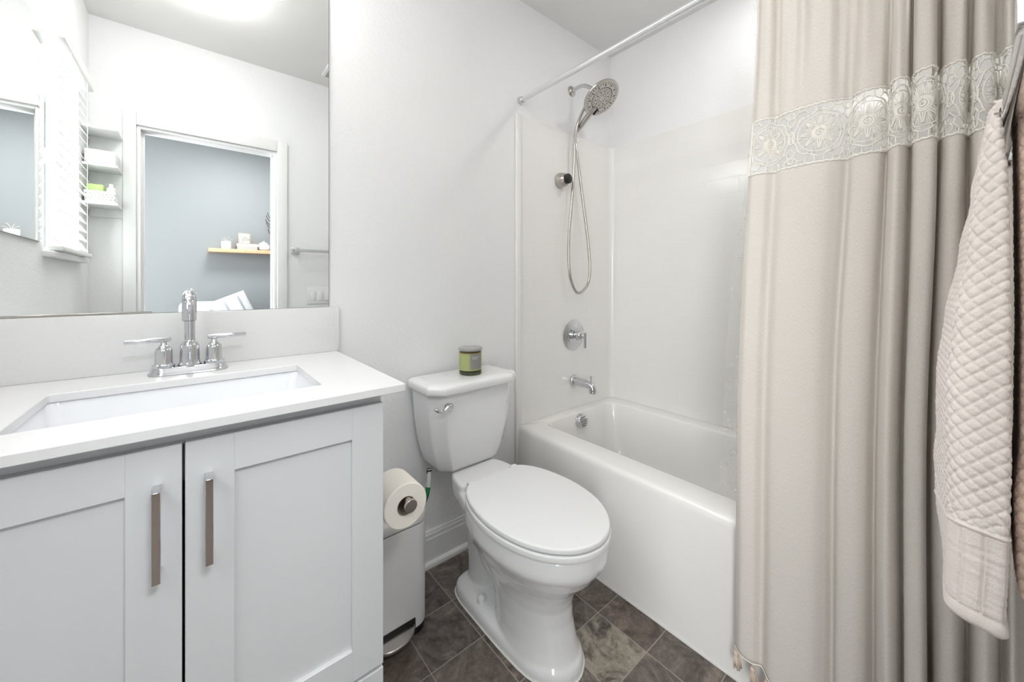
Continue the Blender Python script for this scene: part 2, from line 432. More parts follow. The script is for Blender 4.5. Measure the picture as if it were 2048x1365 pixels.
# bedroom beyond the doorway
b = B(); box(b, -1.6, 2.4, -3.42, -3.32, 0, 2.6); struct('wall_far', b, 'bedroom', smooth=False)
b = B(); box(b, -1.7, -1.6, -3.42, -3.1, 0, 2.6); box(b, -1.7, -1.6, -1.8, YR-.1, 0, 2.6); box(b, -1.7, -1.6, -3.1, -1.8, 0, .6); box(b, -1.7, -1.6, -3.1, -1.8, 1.9, 2.6); struct('wall_bedroom_left', b, 'bedroom', smooth=False)  # unseen wall, its opening added to go with the side fill
b = B(); box(b, 2.4, 2.5, -3.42, YR-.1, 0, 2.6); struct('wall_bedroom_right', b, 'bedroom', smooth=False)
b = B(); box(b, -1.7, 2.5, -3.42, YR-.06, -.06, 0); struct('floor_bedroom', b, 'jute', smooth=False)
b = B(); box(b, -1.7, 2.5, -3.42, YR-.1, 2.6, 2.68); struct('ceiling_bedroom', b, 'ceiling', smooth=False)

# window in left wall
b = B()
for a in ((WY0, WY0+.03, WZ0, WZ1), (WY1-.03, WY1, WZ0, WZ1), (WY0+.03, WY1-.03, WZ0, WZ0+.03), (WY0+.03, WY1-.03, WZ1-.03, WZ1), (WY0+.03, WY1-.03, 1.68, 1.71)):
    box(b, XL-.085, XL-.05, a[0], a[1], a[2], a[3], .003)
box(b, XL-.05, XL+.03, WY0-.02, WY1+.02, WZ0-.022, WZ0, .004)
wf = struct('window_1', b, 'trim')
b = B(); box(b, XL-.07, XL-.066, WY0+.03, WY1-.03, WZ0+.03, WZ1-.03)
pn = build('pane', b, 'pane', wf, smooth=False)
# blinds
bl = root('window_blind', (XL+.02, (WY0+WY1)/2, WZ0), 'white horizontal slat blind in the window reflected at the mirror left side', 'blind')
b = B()
z = WZ0+.05
while z < WZ1-.05:
    t = B(); box(t, -.024, .024, WY0+.01, WY1-.01, -.0012, .0012)
    merge(b, t, mtx=Matrix.Translation((XL+.022, 0, z)) @ Matrix.Rotation(math.radians(58), 4, 'Y')); z += .042
o = build('slats', b, 'blind', bl, smooth=False)
b = B(); box(b, XL+.002, XL+.05, WY0+.005, WY1-.005, WZ1-.05, WZ1, .004); build('head_rail', b, 'blind', bl)
b = B(); box(b, XL+.002, XL+.045, WY0+.01, WY1-.01, WZ0+.004, WZ0+.022, .004); build('bottom_rail', b, 'blind', bl)
for yy in (WY0+.12, WY1-.12):
    b = B(); tube(b, [(XL+.046, yy, WZ0+.02), (XL+.046, yy, WZ1-.04)], .0012, 6); build('cord', b, 'blind', bl)

# ------------------------------------------------------------------ vanity
CZ = 0.9165
vx0, vx1, vyf = -0.372, 0.338, -0.527
van = root('vanity_cabinet', (-0.017, -0.27, 0), 'light grey shaker vanity cabinet with two doors under the white counter', 'cabinet')
b = B()
t = .018
box(b, vx0, vx0+t, vyf, -.002, .0, CZ-.0185); box(b, vx1-t, vx1, vyf, -.002, .0, CZ-.0185, .001)
box(b, vx0+t, vx1-t, vyf+.02, -.002, .09, .108); box(b, vx0+t, vx1-t, -.012, -.002, .108, CZ-.02)
box(b, vx0+t, vx1-t, vyf+.05, vyf+.065, 0, .09)
box(b, vx0+t, vx1-t, vyf, vyf+.016, .235, .262); box(b, vx0+t, vx1-t, vyf, vyf+.016, CZ-.05, CZ-.0185)
build('body', b, 'cabinet', van)
def shaker(parent, name, x0, x1, z0, z1, rail):
    b = B(); yb, yf = vyf-.001, vyf-.019; yp = vyf-.010
    box(b, x0, x0+rail, yf, yb, z0, z1, .0012, 1); box(b, x1-rail, x1, yf, yb, z0, z1, .0012, 1)
    box(b, x0+rail-.0012, x1-rail+.0012, yf, yb, z1-rail, z1, .0012, 1); box(b, x0+rail-.0012, x1-rail+.0012, yf, yb, z0, z0+rail, .0012, 1)
    box(b, x0+rail-.002, x1-rail+.002, yp, yb, z0+rail-.002, z1-rail+.002)
    return build(name, b, 'cabinet', parent, angle=30)
def pull(parent, x, z0, z1, label=None):
    b = B(); yf = vyf-.019; w_ = .0058
    box(b, x-w_, x+w_, yf-.034, yf-.026, z0, z1, .0008, 1)
    box(b, x-w_, x+w_, yf-.027, yf+.001, z1-.010, z1, .0008, 1); box(b, x-w_, x+w_, yf-.027, yf+.001, z0, z0+.010, .0008, 1)
    return build('handle', b, 'chrome', parent, label=label)
d = shaker(van, 'door', vx0+.002, -.0168, .266, .8735, .070); pull(d, -.048, .663, .812, 'square chrome bar handle')
d = shaker(van, 'door', -.0128, vx1-.001, .266, .8735, .070); pull(d, .0195, .663, .812, 'square chrome bar handle')
d = shaker(van, 'drawer', vx0+.002, vx1-.001, .095, .258, .045); pull(d, -.017, .165, .177)

# countertop with sink cut-out
SX0, SX1, SY0, SY1 = -0.236, 0.226, -0.463, -0.182
ct = root('countertop', (-0.02, -0.29, CZ-.018), 'white quartz countertop with rectangular sink cut-out and low backsplash', 'counter')
b = B()
cx0, cx1, cyf = XL+.001, .378, -.577
outer = [(cx0, cyf), (cx1, cyf), (cx1, -.001), (cx0, -.001)]
inn = [p[:2] for p in rrect(SX0, SX1, SY0, SY1, .006, 0, 3)]
# ring faces between outer rectangle and inner rounded hole
def cut_plate(b, z, flip):
    ov = [b.verts.new((x, y, z)) for x, y in outer]; iv = [b.verts.new((x, y, z)) for x, y in inn]
    # rrect order: corner (x1,y1), (x0,y1), (x0,y0), (x1,y0), 4 verts each
    cor = {0: ov[2], 1: ov[3], 2: ov[0], 3: ov[1]}
    for q in range(4):
        g = iv[q*4:q*4+4]
        b.faces.new([cor[q]]+g)
        nx = iv[((q+1) % 4)*4]
        b.faces.new([cor[q], g[-1], nx, cor[(q+1) % 4]])
    return ov, iv
o1, i1 = cut_plate(b, CZ-.018, 0); o2, i2 = cut_plate(b, CZ, 1)
for A, C_ in ((o1, o2), (i1, i2)):
    n = len(A)
    for i in range(n): b.faces.new((A[i], A[(i+1) % n], C_[(i+1) % n], C_[i]))
o = build('slab', b, 'quartz', ct, angle=30)
bv = o.modifiers.new('bevel', 'BEVEL'); bv.width = .0016; bv.segments = 2; bv.limit_method = 'ANGLE'
b = B(); box(b, XL+.001, .386, -.017, -.001, CZ+.0002, 1.0695, .0012); build('backsplash', b, 'quartz', ct)

# sink
sk = root('undermount_sink', (-.005, -.32, CZ-.15), 'white rectangular undermount sink set into the counter below the faucet', 'sink')
b = B(); e = .006
zt = CZ-.0182
R = [rrect(SX0-.03, SX1+.03, SY0-.03, SY1+.03, .03, zt-.02), rrect(SX0-.03, SX1+.03, SY0-.03, SY1+.03, .03, zt),
     rrect(SX0-e, SX1+e, SY0-e, SY1+e, .02, zt), rrect(SX0-e+.002, SX1+e-.002, SY0-e+.002, SY1+e-.002, .022, zt-.005),
     rrect(SX0+.008, SX1-.008, SY0+.006, SY1-.006, .03, zt-.06), rrect(SX0+.020, SX1-.020, SY0+.016, SY1-.016, .035, zt-.11),
     rrect(SX0+.034, SX1-.034, SY0+.03, SY1-.03, .04, zt-.130), rrect(SX0+.07, SX1-.07, SY0+.07, SY1-.07, .04, zt-.136)]
R2 = [rrect(SX0+.05, SX1-.05, SY0+.05, SY1-.05, .04, zt-.15), rrect(SX0-.004, SX1+.004, SY0-.004, SY1+.004, .03, zt-.12)]
loft(b, R2+R); build('basin', b, 'sink', sk)
b = B(); lathe(b, [(.022, 0), (.022, .002), (.016, .003), (.0, .004)], (-.005, -.32, zt-.1365)); build('drain', b, 'chrome', sk)

# faucet
FX, FY = -.010, -.095
fc = root('faucet', (FX, FY, CZ), 'chrome centerset faucet with two lever handles behind the sink', 'faucet')
b = B()
def stad(hw, r, z, k=12):
    out = []
    for i in range(k+1): a = -PI/2+PI*i/k; out.append((FX+hw-r+r*math.cos(a), FY+r*math.sin(a), z))
    for i in range(k+1): a = PI/2+PI*i/k; out.append((FX-hw+r+r*math.cos(a), FY+r*math.sin(a), z))
    return out
loft(b, [stad(.081, .030, CZ+.0003), stad(.082, .031, CZ+.002), stad(.0805, .0295, CZ+.006), stad(.078, .027, CZ+.009), stad(.0765, .0255, CZ+.016), stad(.0745, .0235, CZ+.0185), stad(.070, .019, CZ+.019)])
build('base_plate', b, 'chrome', fc)
z0 = CZ+.0185
b = B(); lathe(b, [(.0245, 0), (.0245, .003), (.0225, .007), (.0215, .012), (.0210, .030), (.0205, .050), (.018, .057), (.0125, .063), (.0118, .066)], (FX, FY, z0))
pts = catmull([(FX, FY, z0+.05), (FX, FY, z0+.12), (FX, FY-.001, z0+.155), (FX, FY-.012, z0+.178), (FX, FY-.038, z0+.189), (FX, FY-.072, z0+.188)], 8)
tube(b, pts, .0115, 24)
# nozzle head
pts = catmull([(FX, FY-.060, z0+.189), (FX, FY-.090, z0+.186), (FX, FY-.110, z0+.172), (FX, FY-.117, z0+.150), (FX, FY-.1175, z0+.126)], 8)
tube(b, pts, [.0118+.0022*min(1, i/14) for i in range(len(pts))], 24)
build('spout', b, 'chrome', fc)
b = B(); lathe(b, [(.0115, 0), (.0115, -.001)], (FX, FY-.1175, z0+.126)); build('aerator', b, 'black', fc)
b = B(); tube(b, [(FX, FY+.018, z0), (FX, FY+.018, z0+.175)], .0022, 8); lathe(b, [(.002, 0), (.0055, .004), (.0055, .009), (.002, .012)], (FX, FY+.018, z0+.172), n=16); build('lift_rod', b, 'chrome', fc)
for sx, x1, y1 in ((-1, -.084, -.014), (1, .079, .003)):
    hx = FX+sx*.051
    b = B(); lathe(b, [(.0225, 0), (.0225, .007), (.019, .009), (.0180, .012), (.0178, .042), (.0165, .047), (.009, .056), (.0065, .059), (.006, .068)], (hx, FY, z0))
    h = build('handle_body', b, 'chrome', fc)
    b = B(); d_ = Vector((x1, y1, 0)).normalized(); p0 = Vector((hx, FY, z0+.071))
    q0 = p0-d_*.014; q1 = p0+d_*.072
    tube(b, [q0, q0+d_*.001, q0+d_*.002, q1-d_*.002, q1-d_*.001, q1], [.004, .0055, .0058, .0058, .0055, .004], 16)
    build('lever', b, 'chrome', h)

# big mirror on the back wall
mr = root('wall_mirror', (-.03, -.003, 1.07), 'large frameless wall mirror above the counter backsplash', 'mirror')
b = B(); box(b, XL+.002, .3545, -.0065, -.0065+.0005, 1.0705, 2.14); build('glass', b, 'mirror', mr, smooth=False)
b = B(); box(b, XL+.002, .3560, -.006, -.0005, 1.0703, 2.141); build('backing', b, 'mirroredge', mr, smooth=False)
b = B(); box(b, XL+.002, -.088, -.0115, -.0067, 1.0699, 1.0752, .0006, 1); build('bottom_channel', b, 'nickel', mr)
# mirrored panel on left wall
mc = root('side_mirror', (XL, -.36, 1.298), 'frameless mirror on the left wall, seen as a reflection at the far left', 'mirror')
b = B(); box(b, XL+.0085, XL+.009, -.70, -.012, 1.298, 2.05); build('glass', b, 'mirror', mc, smooth=False)
b = B(); box(b, XL+.0005, XL+.0084, -.701, -.012, 1.297, 2.051); build('backing', b, 'mirroredge', mc, smooth=False)

# ------------------------------------------------------------------ toilet
TX = .845
tl = root('toilet', (TX, -.42, 0), 'white two-piece toilet with closed lid beside the bathtub', 'toilet')
def tank_ring(hw, y0, y1, c, z, dx=0):
    o_ = [(TX+hw, y0), (TX+hw, y1+c), (TX+hw-c*1.2, y1), (TX-hw+c*1.2, y1), (TX-hw, y1+c), (TX-hw, y0)]
    # densify with rounded corners
    pts = []; n = len(o_)
    for i in range(n):
        a, p, q = Vector(o_[i-1]), Vector(o_[i]), Vector(o_[(i+1) % n])
        r = min(.008, (a-p).length*.4, (q-p).length*.4)
        s = p+(a-p).normalized()*r; e_ = p+(q-p).normalized()*r
        for k in range(5):
            t_ = k/4; m_ = s*(1-t_)**2+p*2*t_*(1-t_)+e_*t_*t_; pts.append((m_.x, m_.y, z))
    return pts
b = B()
prof = [(.437, .128, -.165, .030), (.440, .139, -.176, .034), (.455, .147, -.184, .036), (.50, .163, -.193, .038), (.56, .177, -.199, .040), (.63, .187, -.203, .040), (.69, .192, -.205, .040), (.745, .195, -.206, .040)]
loft(b, [tank_ring(hw, -.028, y1, c, z) for z, hw, y1, c in prof]); build('tank', b, 'porcelain', tl, angle=60)
b = B()
prof = [(.742, .200, -.214, .040), (.746, .207, -.224, .042), (.750, .209, -.227, .043), (.768, .209, -.227, .043), (.776, .206, -.223, .042), (.780, .198, -.214, .040), (.7815, .17, -.18, .03)]
loft(b, [tank_ring(hw, -.02, y1, c, z) for z, hw, y1, c in prof]); build('tank_lid', b, 'porcelain', tl, angle=60)
# bowl: overlapping volumes fused by a remesh
def egg(z, yb, yf, hw, wide=.45, pb=2.4, pf=2.1, n=48):
    ym = yb+(yf-yb)*wide; out = []
    for i in range(n):
        a = 2*PI*i/n; c, s = math.cos(a), math.sin(a)
        if s >= 0: p_, L_ = pb, yb-ym
        else: p_, L_ = pf, ym-yf
        x = hw*math.copysign(abs(c)**(2/p_), c); y = L_*math.copysign(abs(s)**(2/p_), s)
        out.append((TX+x, ym+y, z))
    return out
b = B()
loft(b, [egg(z, yb, yf, hw, wd) for z, yb, yf, hw, wd in (
    (.0, -.37, -.692, .106, .5), (.02, -.37, -.690, .105, .5), (.07, -.37, -.672, .097, .5), (.13, -.36, -.657, .095, .5), (.18, -.34, -.656, .099, .5), (.215, -.31, -.667, .108, .5),
    (.245, -.28, -.683, .120, .5), (.275, -.26, -.711, .139, .5), (.300, -.25, -.735, .156, .5), (.325, -.25, -.752, .168, .5), (.338, -.25, -.762, .175, .5), (.352, -.25, -.769, .180, .5), (.365, -.25, -.771, .181, .5), (.395, -.25, -.771, .181, .5), (.408, -.25, -.768, .178, .5))])
# rear deck under the tank
DK = mirror_profile([(-.10, 0), (-.105, .05), (-.14, .082), (-.19, .110), (-.25, .124), (-.32, .143), (-.40, .165), (-.47, .172), (-.53, .15), (-.56, 0)], TX)
loft(b, [[(x, y, z) for x, y in inset(DK, d_)] for z, d_ in ((.315, .045), (.345, .014), (.37, .003), (.395, 0), (.405, .002), (.409, .007))])
DP = mirror_profile([(-.10, 0), (-.105, .05), (-.14, .082), (-.19, .110), (-.25, .122), (-.276, .120), (-.284, .10), (-.285, 0)], TX)
loft(b, [[(x, y, z) for x, y in inset(DP, d_)] for z, d_ in ((.39, .0), (.424, .0), (.431, .003), (.434, .009))])
# foot
loft(b, [[(x, y, z) for x, y in inset(mirror_profile([(-.165, 0), (-.17, .06), (-.19, .095), (-.24, .110), (-.34, .112), (-.50, .110), (-.60, .100), (-.66, .072), (-.69, .03), (-.697, 0)], TX), d_)] for z, d_ in ((0, 0), (.022, .001), (.036, .006), (.044, .016), (.05, .034))])
# trapway pillar and side lobe
tube(b, catmull([(TX, -.235, .36), (TX, -.238, .26), (TX, -.245, .15), (TX, -.25, .02)], 6), [.070]*8+[.064]*11, 20)
for sx in (-1, 1):
    tube(b, catmull([(TX+sx*.045, -.30, .335), (TX+sx*.052, -.335, .26), (TX+sx*.050, -.39, .20), (TX+sx*.040, -.46, .165)], 6), .048, 16)
o = build('bowl', b, 'porcelain', tl, angle=180)
rm = o.modifiers.new('fuse', 'REMESH'); rm.mode = 'VOXEL'; rm.voxel_size = .005; rm.use_smooth_shade = True
sm = o.modifiers.new('soften', 'SMOOTH'); sm.factor = .5; sm.iterations = 5
for sx in (-1, 1):
    b = B(); lathe(b, [(.0165, 0), (.0165, .012), (.0145, .019), (.008, .024), (0, .025)], (TX+sx*.079, -.335, .042), n=24); build('bolt_cap', b, 'seat', tl)
b = B()
foot = mirror_profile([(-.165, 0), (-.17, .06), (-.19, .095), (-.24, .110), (-.34, .112), (-.50, .110), (-.60, .100), (-.66, .072), (-.69, .03), (-.697, 0)], TX)
slab(b, inset(foot, -.004), 0.0004, .004, .0015, 2); build('caulk_line', b, 'caulk', tl, label='thin off-white caulk line around the toilet foot')
SO = mirror_profile([(-.300, 0), (-.300, .090), (-.306, .116), (-.335, .143), (-.39, .168), (-.46, .182), (-.53, .185), (-.60, .176), (-.66, .157), (-.71, .127), (-.75, .086), (-.772, .042), (-.779, 0)], TX)
b = B(); slab(b, inset(SO, -.003), .4125, .4305, .004, 4, .003); build('seat', b, 'seat', tl, angle=60)
b = B(); slab(b, SO, .4350, .4505, .006, 4, .002); 
o = build('seat_lid', b, 'seat', tl, angle=60)
for sx in (-1, 1):
    b = B(); lathe(b, [(.009, -.012), (.010, -.008), (.010, .008), (.009, .012)], (TX+sx*.098, -.296, .441), (1, 0, 0), 16); build('hinge', b, 'seat', tl)
b = B()
hy = -.206
lathe(b, [(.013, 0), (.013, .006), (.009, .012)], (TX-.137, hy+.004, .702), (0, -1, 0), 20)
pts = catmull([(TX-.131, hy-.014, .706), (TX-.146, hy-.020, .706), (TX-.162, hy-.021, .697), (TX-.182, hy-.018, .698), (TX-.200, hy-.014, .708)], 6)
tube(b, pts, [.0095, .0105, .011, .0112, .011, .0105, .010, .0095, .009, .0085, .008, .0075, .007, .0065, .0065, .006, .006, .006, .006, .0065, .0065, .0065, .006, .005, .003][:len(pts)], 14)
build('flush_lever', b, 'chrome', tl, label='curved chrome flush lever')
b = B(); tube(b, catmull([(.690, -.095, .437), (.688, -.10, .40), (.684, -.10, .372)], 5), .0085, 12); sh = build('supply_hose', b, 'hose_white', tl)
b = B(); lathe(b, [(.0095, 0), (.0095, .014)], (.690, -.095, .423), n=10); build('hose_nut', b, 'black', sh)
b = B(); tube(b, catmull([(.684, -.10, .375), (.676, -.097, .335), (.655, -.085, .290), (.630, -.065, .255), (.618, -.03, .24)], 5), .0088, 12); build('hose_sleeve', b, 'hose_green', sh, label='green printed hose section')

# candle
CX, CY, CZ0 = .868, -.112, .7817
cd = root('candle', (CX, CY, CZ0), 'green glass jar candle with grey lid on the toilet tank', 'candle')
b = B(); lathe(b, [(.043, 0), (.046, .003), (.0465, .014), (.0465, .096)], (CX, CY, CZ0), n=48, cap=False); build('jar', b, 'greenglass', cd)
b = B(); lathe(b, [(.042, .0002), (.0452, .003), (.0455, .013), (.040, .013)], (CX, CY, CZ0), n=48); build('jar_base', b, 'darkglass', cd)
b = B(); lathe(b, [(.0438, .018), (.0442, .020), (.0442, .084)], (CX, CY, CZ0), n=48); wx = build('wax', b, 'wax', cd)
b = B(); lathe(b, [(.0440, .0), (.0440, .004)], (CX, CY, CZ0+.0842), n=48); build('wax_top', b, 'waxtop', wx)
b = B(); lathe(b, [(.0475, 0), (.049, .002), (.049, .008), (.0475, .011), (.03, .012)], (CX, CY, CZ0+.0965), n=48); build('lid', b, 'lidgrey', cd)
b = B(); az = math.atan2(-1.416-CY, -CX)
def lab(b, a0, a1, z0_, z1_, r):
    n = 14; rings = []
    for i in range(n+1):
        a = az+a0+(a1-a0)*i/n
        rings.append([(CX+rr*math.cos(a), CY+rr*math.sin(a), CZ0+zz) for rr, zz in ((r, z0_), (r+.0004, z0_), (r+.0004, z1_), (r, z1_))])
    loft(b, rings)
lab(b, -.02, 1.12, .026, .085, .0469); lb = build('label', b, 'labelgrey', cd)
b = B()
for a1, zz in ((.80, .072), (.62, .066)): lab(b, .12, a1, zz, zz+.0022, .0474)
build('label_print', b, 'labelink', lb)

# toilet paper and its holder
RX, RZ, RY0, RY1 = .412, .585, -.505, -.405
rl = root('toilet_paper_roll', (RX, (RY0+RY1)/2, RZ-.06), 'white toilet paper roll on the holder at the cabinet side', 'toilet paper')
b = B(); lathe(b, [(.0242, .0), (.0545, .0), (.057, .0025), (.057, .0975), (.0545, .1), (.0242, .1), (.0242, 0)], (RX, RY0, RZ), (0, 1, 0), 56, cap=False); build('paper', b, 'paper', rl)
b = B(); lathe(b, [(.0225, .001), (.0241, .001), (.0241, .099), (.0225, .099), (.0225, .001)], (RX, RY0, RZ), (0, 1, 0), 40, cap=False); build('core', b, 'card', rl)
hd = root('toilet_paper_holder', (.345, -.37, RZ), 'nickel post toilet paper holder fixed to the vanity side', 'paper holder')
b = B(); lathe(b, [(.022, 0), (.022, .006), (.012, .009)], (vx1+.0003, -.37, RZ-.008), (1, 0, 0), 28); build('flange', b, 'nickel', hd)
b = B(); tube(b, catmull([(vx1+.006, -.37, RZ-.008), (RX-.02, -.37, RZ+.0035), (RX-.004, -.378, RZ+.0035), (RX+.003, -.40, RZ+.0115), (RX+.003, -.50, RZ+.0115), (RX+.003, -.522, RZ+.0115)], 6), .0105, 16); build('arm', b, 'nickel', hd)
b = B(); lathe(b, [(.0148, 0), (.0165, .001), (.0165, .007), (.0155, .008)], (RX+.003, -.520, RZ+.008), (0, -1, 0), 28); build('end_cap', b, 'nickel', hd)

# step trash can
bn = root('trash_can', (.475, -.16, 0), 'slim grey steel pedal trash can between vanity and toilet', 'trash can')
bx0, bx1, by0, by1 = .346, .606, -.262, -.045
b = B(); loft(b, [rrect(bx0+.002, bx1-.002, by0+.002, by1-.002, .045, z_, 8) for z_ in (0.0003, .024)]); build('base', b, 'black', bn)
b = B(); loft(b, [rrect(bx0, bx1, by0, by1, .047, z_, 8) for z_ in (.024, .358)]); build('body', b, 'steel', bn)
b = B(); loft(b, [rrect(bx0-.001+d_, bx1+.001-d_, by0-.001+d_, by1+.001-d_, .048-d_*.5, z_, 8) for z_, d_ in ((.362, .0), (.364, -.0005), (.384, 0), (.391, .003), (.395, .009), (.397, .02))]); build('lid', b, 'binlid', bn, angle=60)
b = B(); loft(b, [rrect(bx0+.003, bx1-.003, by0+.003, by1-.003, .045, z_, 8) for z_ in (.357, .363)]); build('seal', b, 'black', bn)
b = B(); hw = .072
pd = [(.475+hw*math.cos(a), by0-.002+.052*math.sin(a)) for a in [PI+PI*i/24 for i in range(25)]]
slab(b, pd, .034, .046, .004, 3); p_ = build('pedal', b, 'nickel', bn, label='dark steel foot pedal')
b = B(); box(b, .475-.078, .475+.078, by0-.004, by0+.001, .028, .060, .002); build('pedal_slot', b, 'black', bn)

# ------------------------------------------------------------------ bathtub
tb = root('bathtub', (1.6, -.76, 0), 'white alcove bathtub with a flat apron behind the toilet', 'bathtub')
b = B()
def R4(x0, x1, y0, y1, r, z, k=6): return rrect(x0, x1, y0, y1, r, z, k)
X1 = XR-.001; Y0 = YR+.002; Y1 = -.001
rings = [R4(1.203, X1, Y0, Y1, .003, .0005), R4(1.206, X1, Y0, Y1, .003, .04), R4(1.216, X1, Y0, Y1, .003, .30), R4(1.221, X1, Y0, Y1, .003, .42),
         R4(1.2235, X1, Y0, Y1, .004, .436), R4(1.231, X1, Y0, Y1, .006, .4465), R4(1.242, X1, Y0, Y1, .008, .450),
         R4(1.334, X1-.075, Y0+.085, -.052, .055, .4505), R4(1.341, X1-.081, Y0+.092, -.057, .055, .4485), R4(1.346, X1-.085, Y0+.098, -.061, .055, .440),
         R4(1.356, X1-.092, Y0+.12, -.072, .065, .36), R4(1.372, X1-.105, Y0+.17, -.095, .08, .22), R4(1.395, X1-.13, Y0+.24, -.13, .09, .115), R4(1.44, X1-.17, Y0+.32, -.19, .08, .10)]
loft(b, rings, cap0=False); build('shell', b, 'tub', tb, angle=60)
b = B(); box(b, 1.199, 1.204, Y0, Y1-.02, .0003, .005, .001); build('floor_caulk', b, 'caulk', tb, label='off-white caulk line along the floor')
OC = Vector((1.612, -.0655, .402)); ax = Vector((0, -1, .12)).normalized()
b = B(); lathe(b, [(.034, 0), (.038, .002), (.038, .022), (.036, .026), (.033, .0275)], OC, ax, 40); ov = build('overflow_cover', b, 'chrome', tb, label='round slotted chrome overflow cover')
b = B()
for i in range(6):
    zz = -.022+i*.0088; hw = math.sqrt(.031**2-zz**2)*.82; cc = OC+ax*.0274+Vector((0, .1191, .9929))*zz
    t = B(); box(t, -hw, hw, -.0010, .0010, -.0017, .0017, .0006, 1); merge(b, t, mtx=Matrix.Translation(cc))
build('slots', b, 'black', ov)

# surround panels (back, right, near end) with moulded brick pattern
def surround():
    b = B(); uvl = b.loops.layers.uv.new('UVMap')
    th = .0035; rr = .035
    path = [(1.236, -th)]
    path += [(XR-th-rr-.0, -th)]
    for i in range(1, 9):
        a = PI/2*i/8; path.append((XR-th-rr+rr*math.sin(a), -th-rr+rr*math.cos(a)))
    path += [(XR-th, YR+th+rr)]
    for i in range(1, 9):
        a = PI/2*i/8; path.append((XR-th-rr+rr*math.cos(a), YR+th+rr-rr*math.sin(a)))
    path += [(1.236, YR+th)]
    z0_, z1_ = .4508, 1.985
    s = 0; ss = [0]
    for p, q in zip(path, path[1:]): s += math.hypot(q[0]-p[0], q[1]-p[1]); ss.append(s)
    zr = [z0_, z0_+.0001, z1_-.005, z1_]
    vs = []
    for k, z_ in enumerate(zr):
        vs.append([b.verts.new((x, y, z_)) for x, y in path])
    back = [b.verts.new((min(max(x+0.0, 1.236), XR-.0005) if True else x, (-.0005 if y > -.5 and x < XR-th-.001 else (YR+.0005 if y < -1 and x < XR-th-.001 else y)), z1_)) for x, y in path]
    def face(vv, uv):
        f = b.faces.new(vv)
        for l, c in zip(f.loops, uv): l[uvl].uv = c
    for a in range(len(zr)-1):
        for i in range(len(path)-1):
            face([vs[a][i], vs[a][i+1], vs[a+1][i+1], vs[a+1][i]], [(ss[i], zr[a]-.055), (ss[i+1], zr[a]-.055), (ss[i+1], zr[a+1]-.055), (ss[i], zr[a+1]-.055)])
    # top lip back to the walls
    n = len(path)
    def outw(i):
        x, y = path[i]
        if x < XR-th-rr+.001: return (x, -.0004 if y > -.5 else YR+.0004)
        if y < -th-rr-.001 and y > YR+th+rr+.001: return (XR-.0004, y)
        return (min(x+.02, XR-.0004) if x > XR-th-rr+.01 else x, min(y+.02, -.0004) if y > -.5 else max(y-.02, YR+.0004))
    tv = [b.verts.new((*outw(i), z1_)) for i in range(n)]
    for i in range(n-1): face([vs[-1][i], vs[-1][i+1], tv[i+1], tv[i]], [(0, 0)]*4)
    o = build('shower_surround', b, 'surround', None, angle=35)
    return o
so = surround()
tag(so, 'glossy white shower wall panels with moulded brick pattern above the tub', 'shower wall')
b = B(); box(b, 1.203, 1.2355, -.0125, -.0005, .0, 1.985, .004, 3); tag(build('edge_trim', b, 'tub'), 'narrow white vertical edge strip where the shower wall panels begin', 'trim strip')

# shower valve
vl = root('shower_valve', (1.627, -.006, .864), 'round chrome shower valve with lever above the tub spout', 'shower valve')
V0 = Vector((1.627, -.0063, .864)); ay = Vector((0, -1, 0))
b = B(); lathe(b, [(.084, 0), (.085, .002), (.083, .004), (.055, .0065), (.050, .009), (.046, .009)], V0, ay, 64); build('escutcheon', b, 'chrome', vl)
b = B(); lathe(b, [(.026, .008), (.026, .018), (.021, .020), (.021, .034), (.027, .036), (.027, .058), (.024, .062), (.012, .066), (.010, .078)], V0, ay, 40); st = build('stem', b, 'chrome', vl)
b = B(); q = V0+ay*.084; tube(b, [q+Vector((0, 0, .018)), q+Vector((0, 0, .016)), q+Vector((0, 0, -.064)), q+Vector((0, 0, -.066))], [.004, .0068, .0068, .004], 16); lathe(b, [(.008, .07), (.008, .084)], V0, ay, 16); build('lever', b, 'chrome', st)
# tub spout
sp = root('tub_spout', (1.628, -.006, .607), 'chrome tub spout with diverter knob above the tub rim', 'tub spout')
T0 = Vector((1.628, -.0063, .607))
b = B(); lathe(b, [(.033, 0), (.034, .003), (.034, .012), (.031, .016), (.027, .018)], T0, ay, 40)
pts = catmull([T0+ay*.012, T0+ay*.06+Vector((0, 0, -.001)), T0+ay*.108+Vector((0, 0, -.003)), T0+ay*.128+Vector((0, 0, -.012)), T0+ay*.134+Vector((0, 0, -.03)), T0+ay*.134+Vector((0, 0, -.042))], 6)
tube(b, pts, [.0225]*9+[.0215]*4+[.0205]*(len(pts)-13), 28); build('spout_body', b, 'chrome', sp)
b = B(); lathe(b, [(.0035, 0), (.0035, .018), (.0055, .020), (.0055, .030), (.003, .032)], T0+ay*.122+Vector((0, 0, .016)), n=16); build('diverter_knob', b, 'chrome', sp)

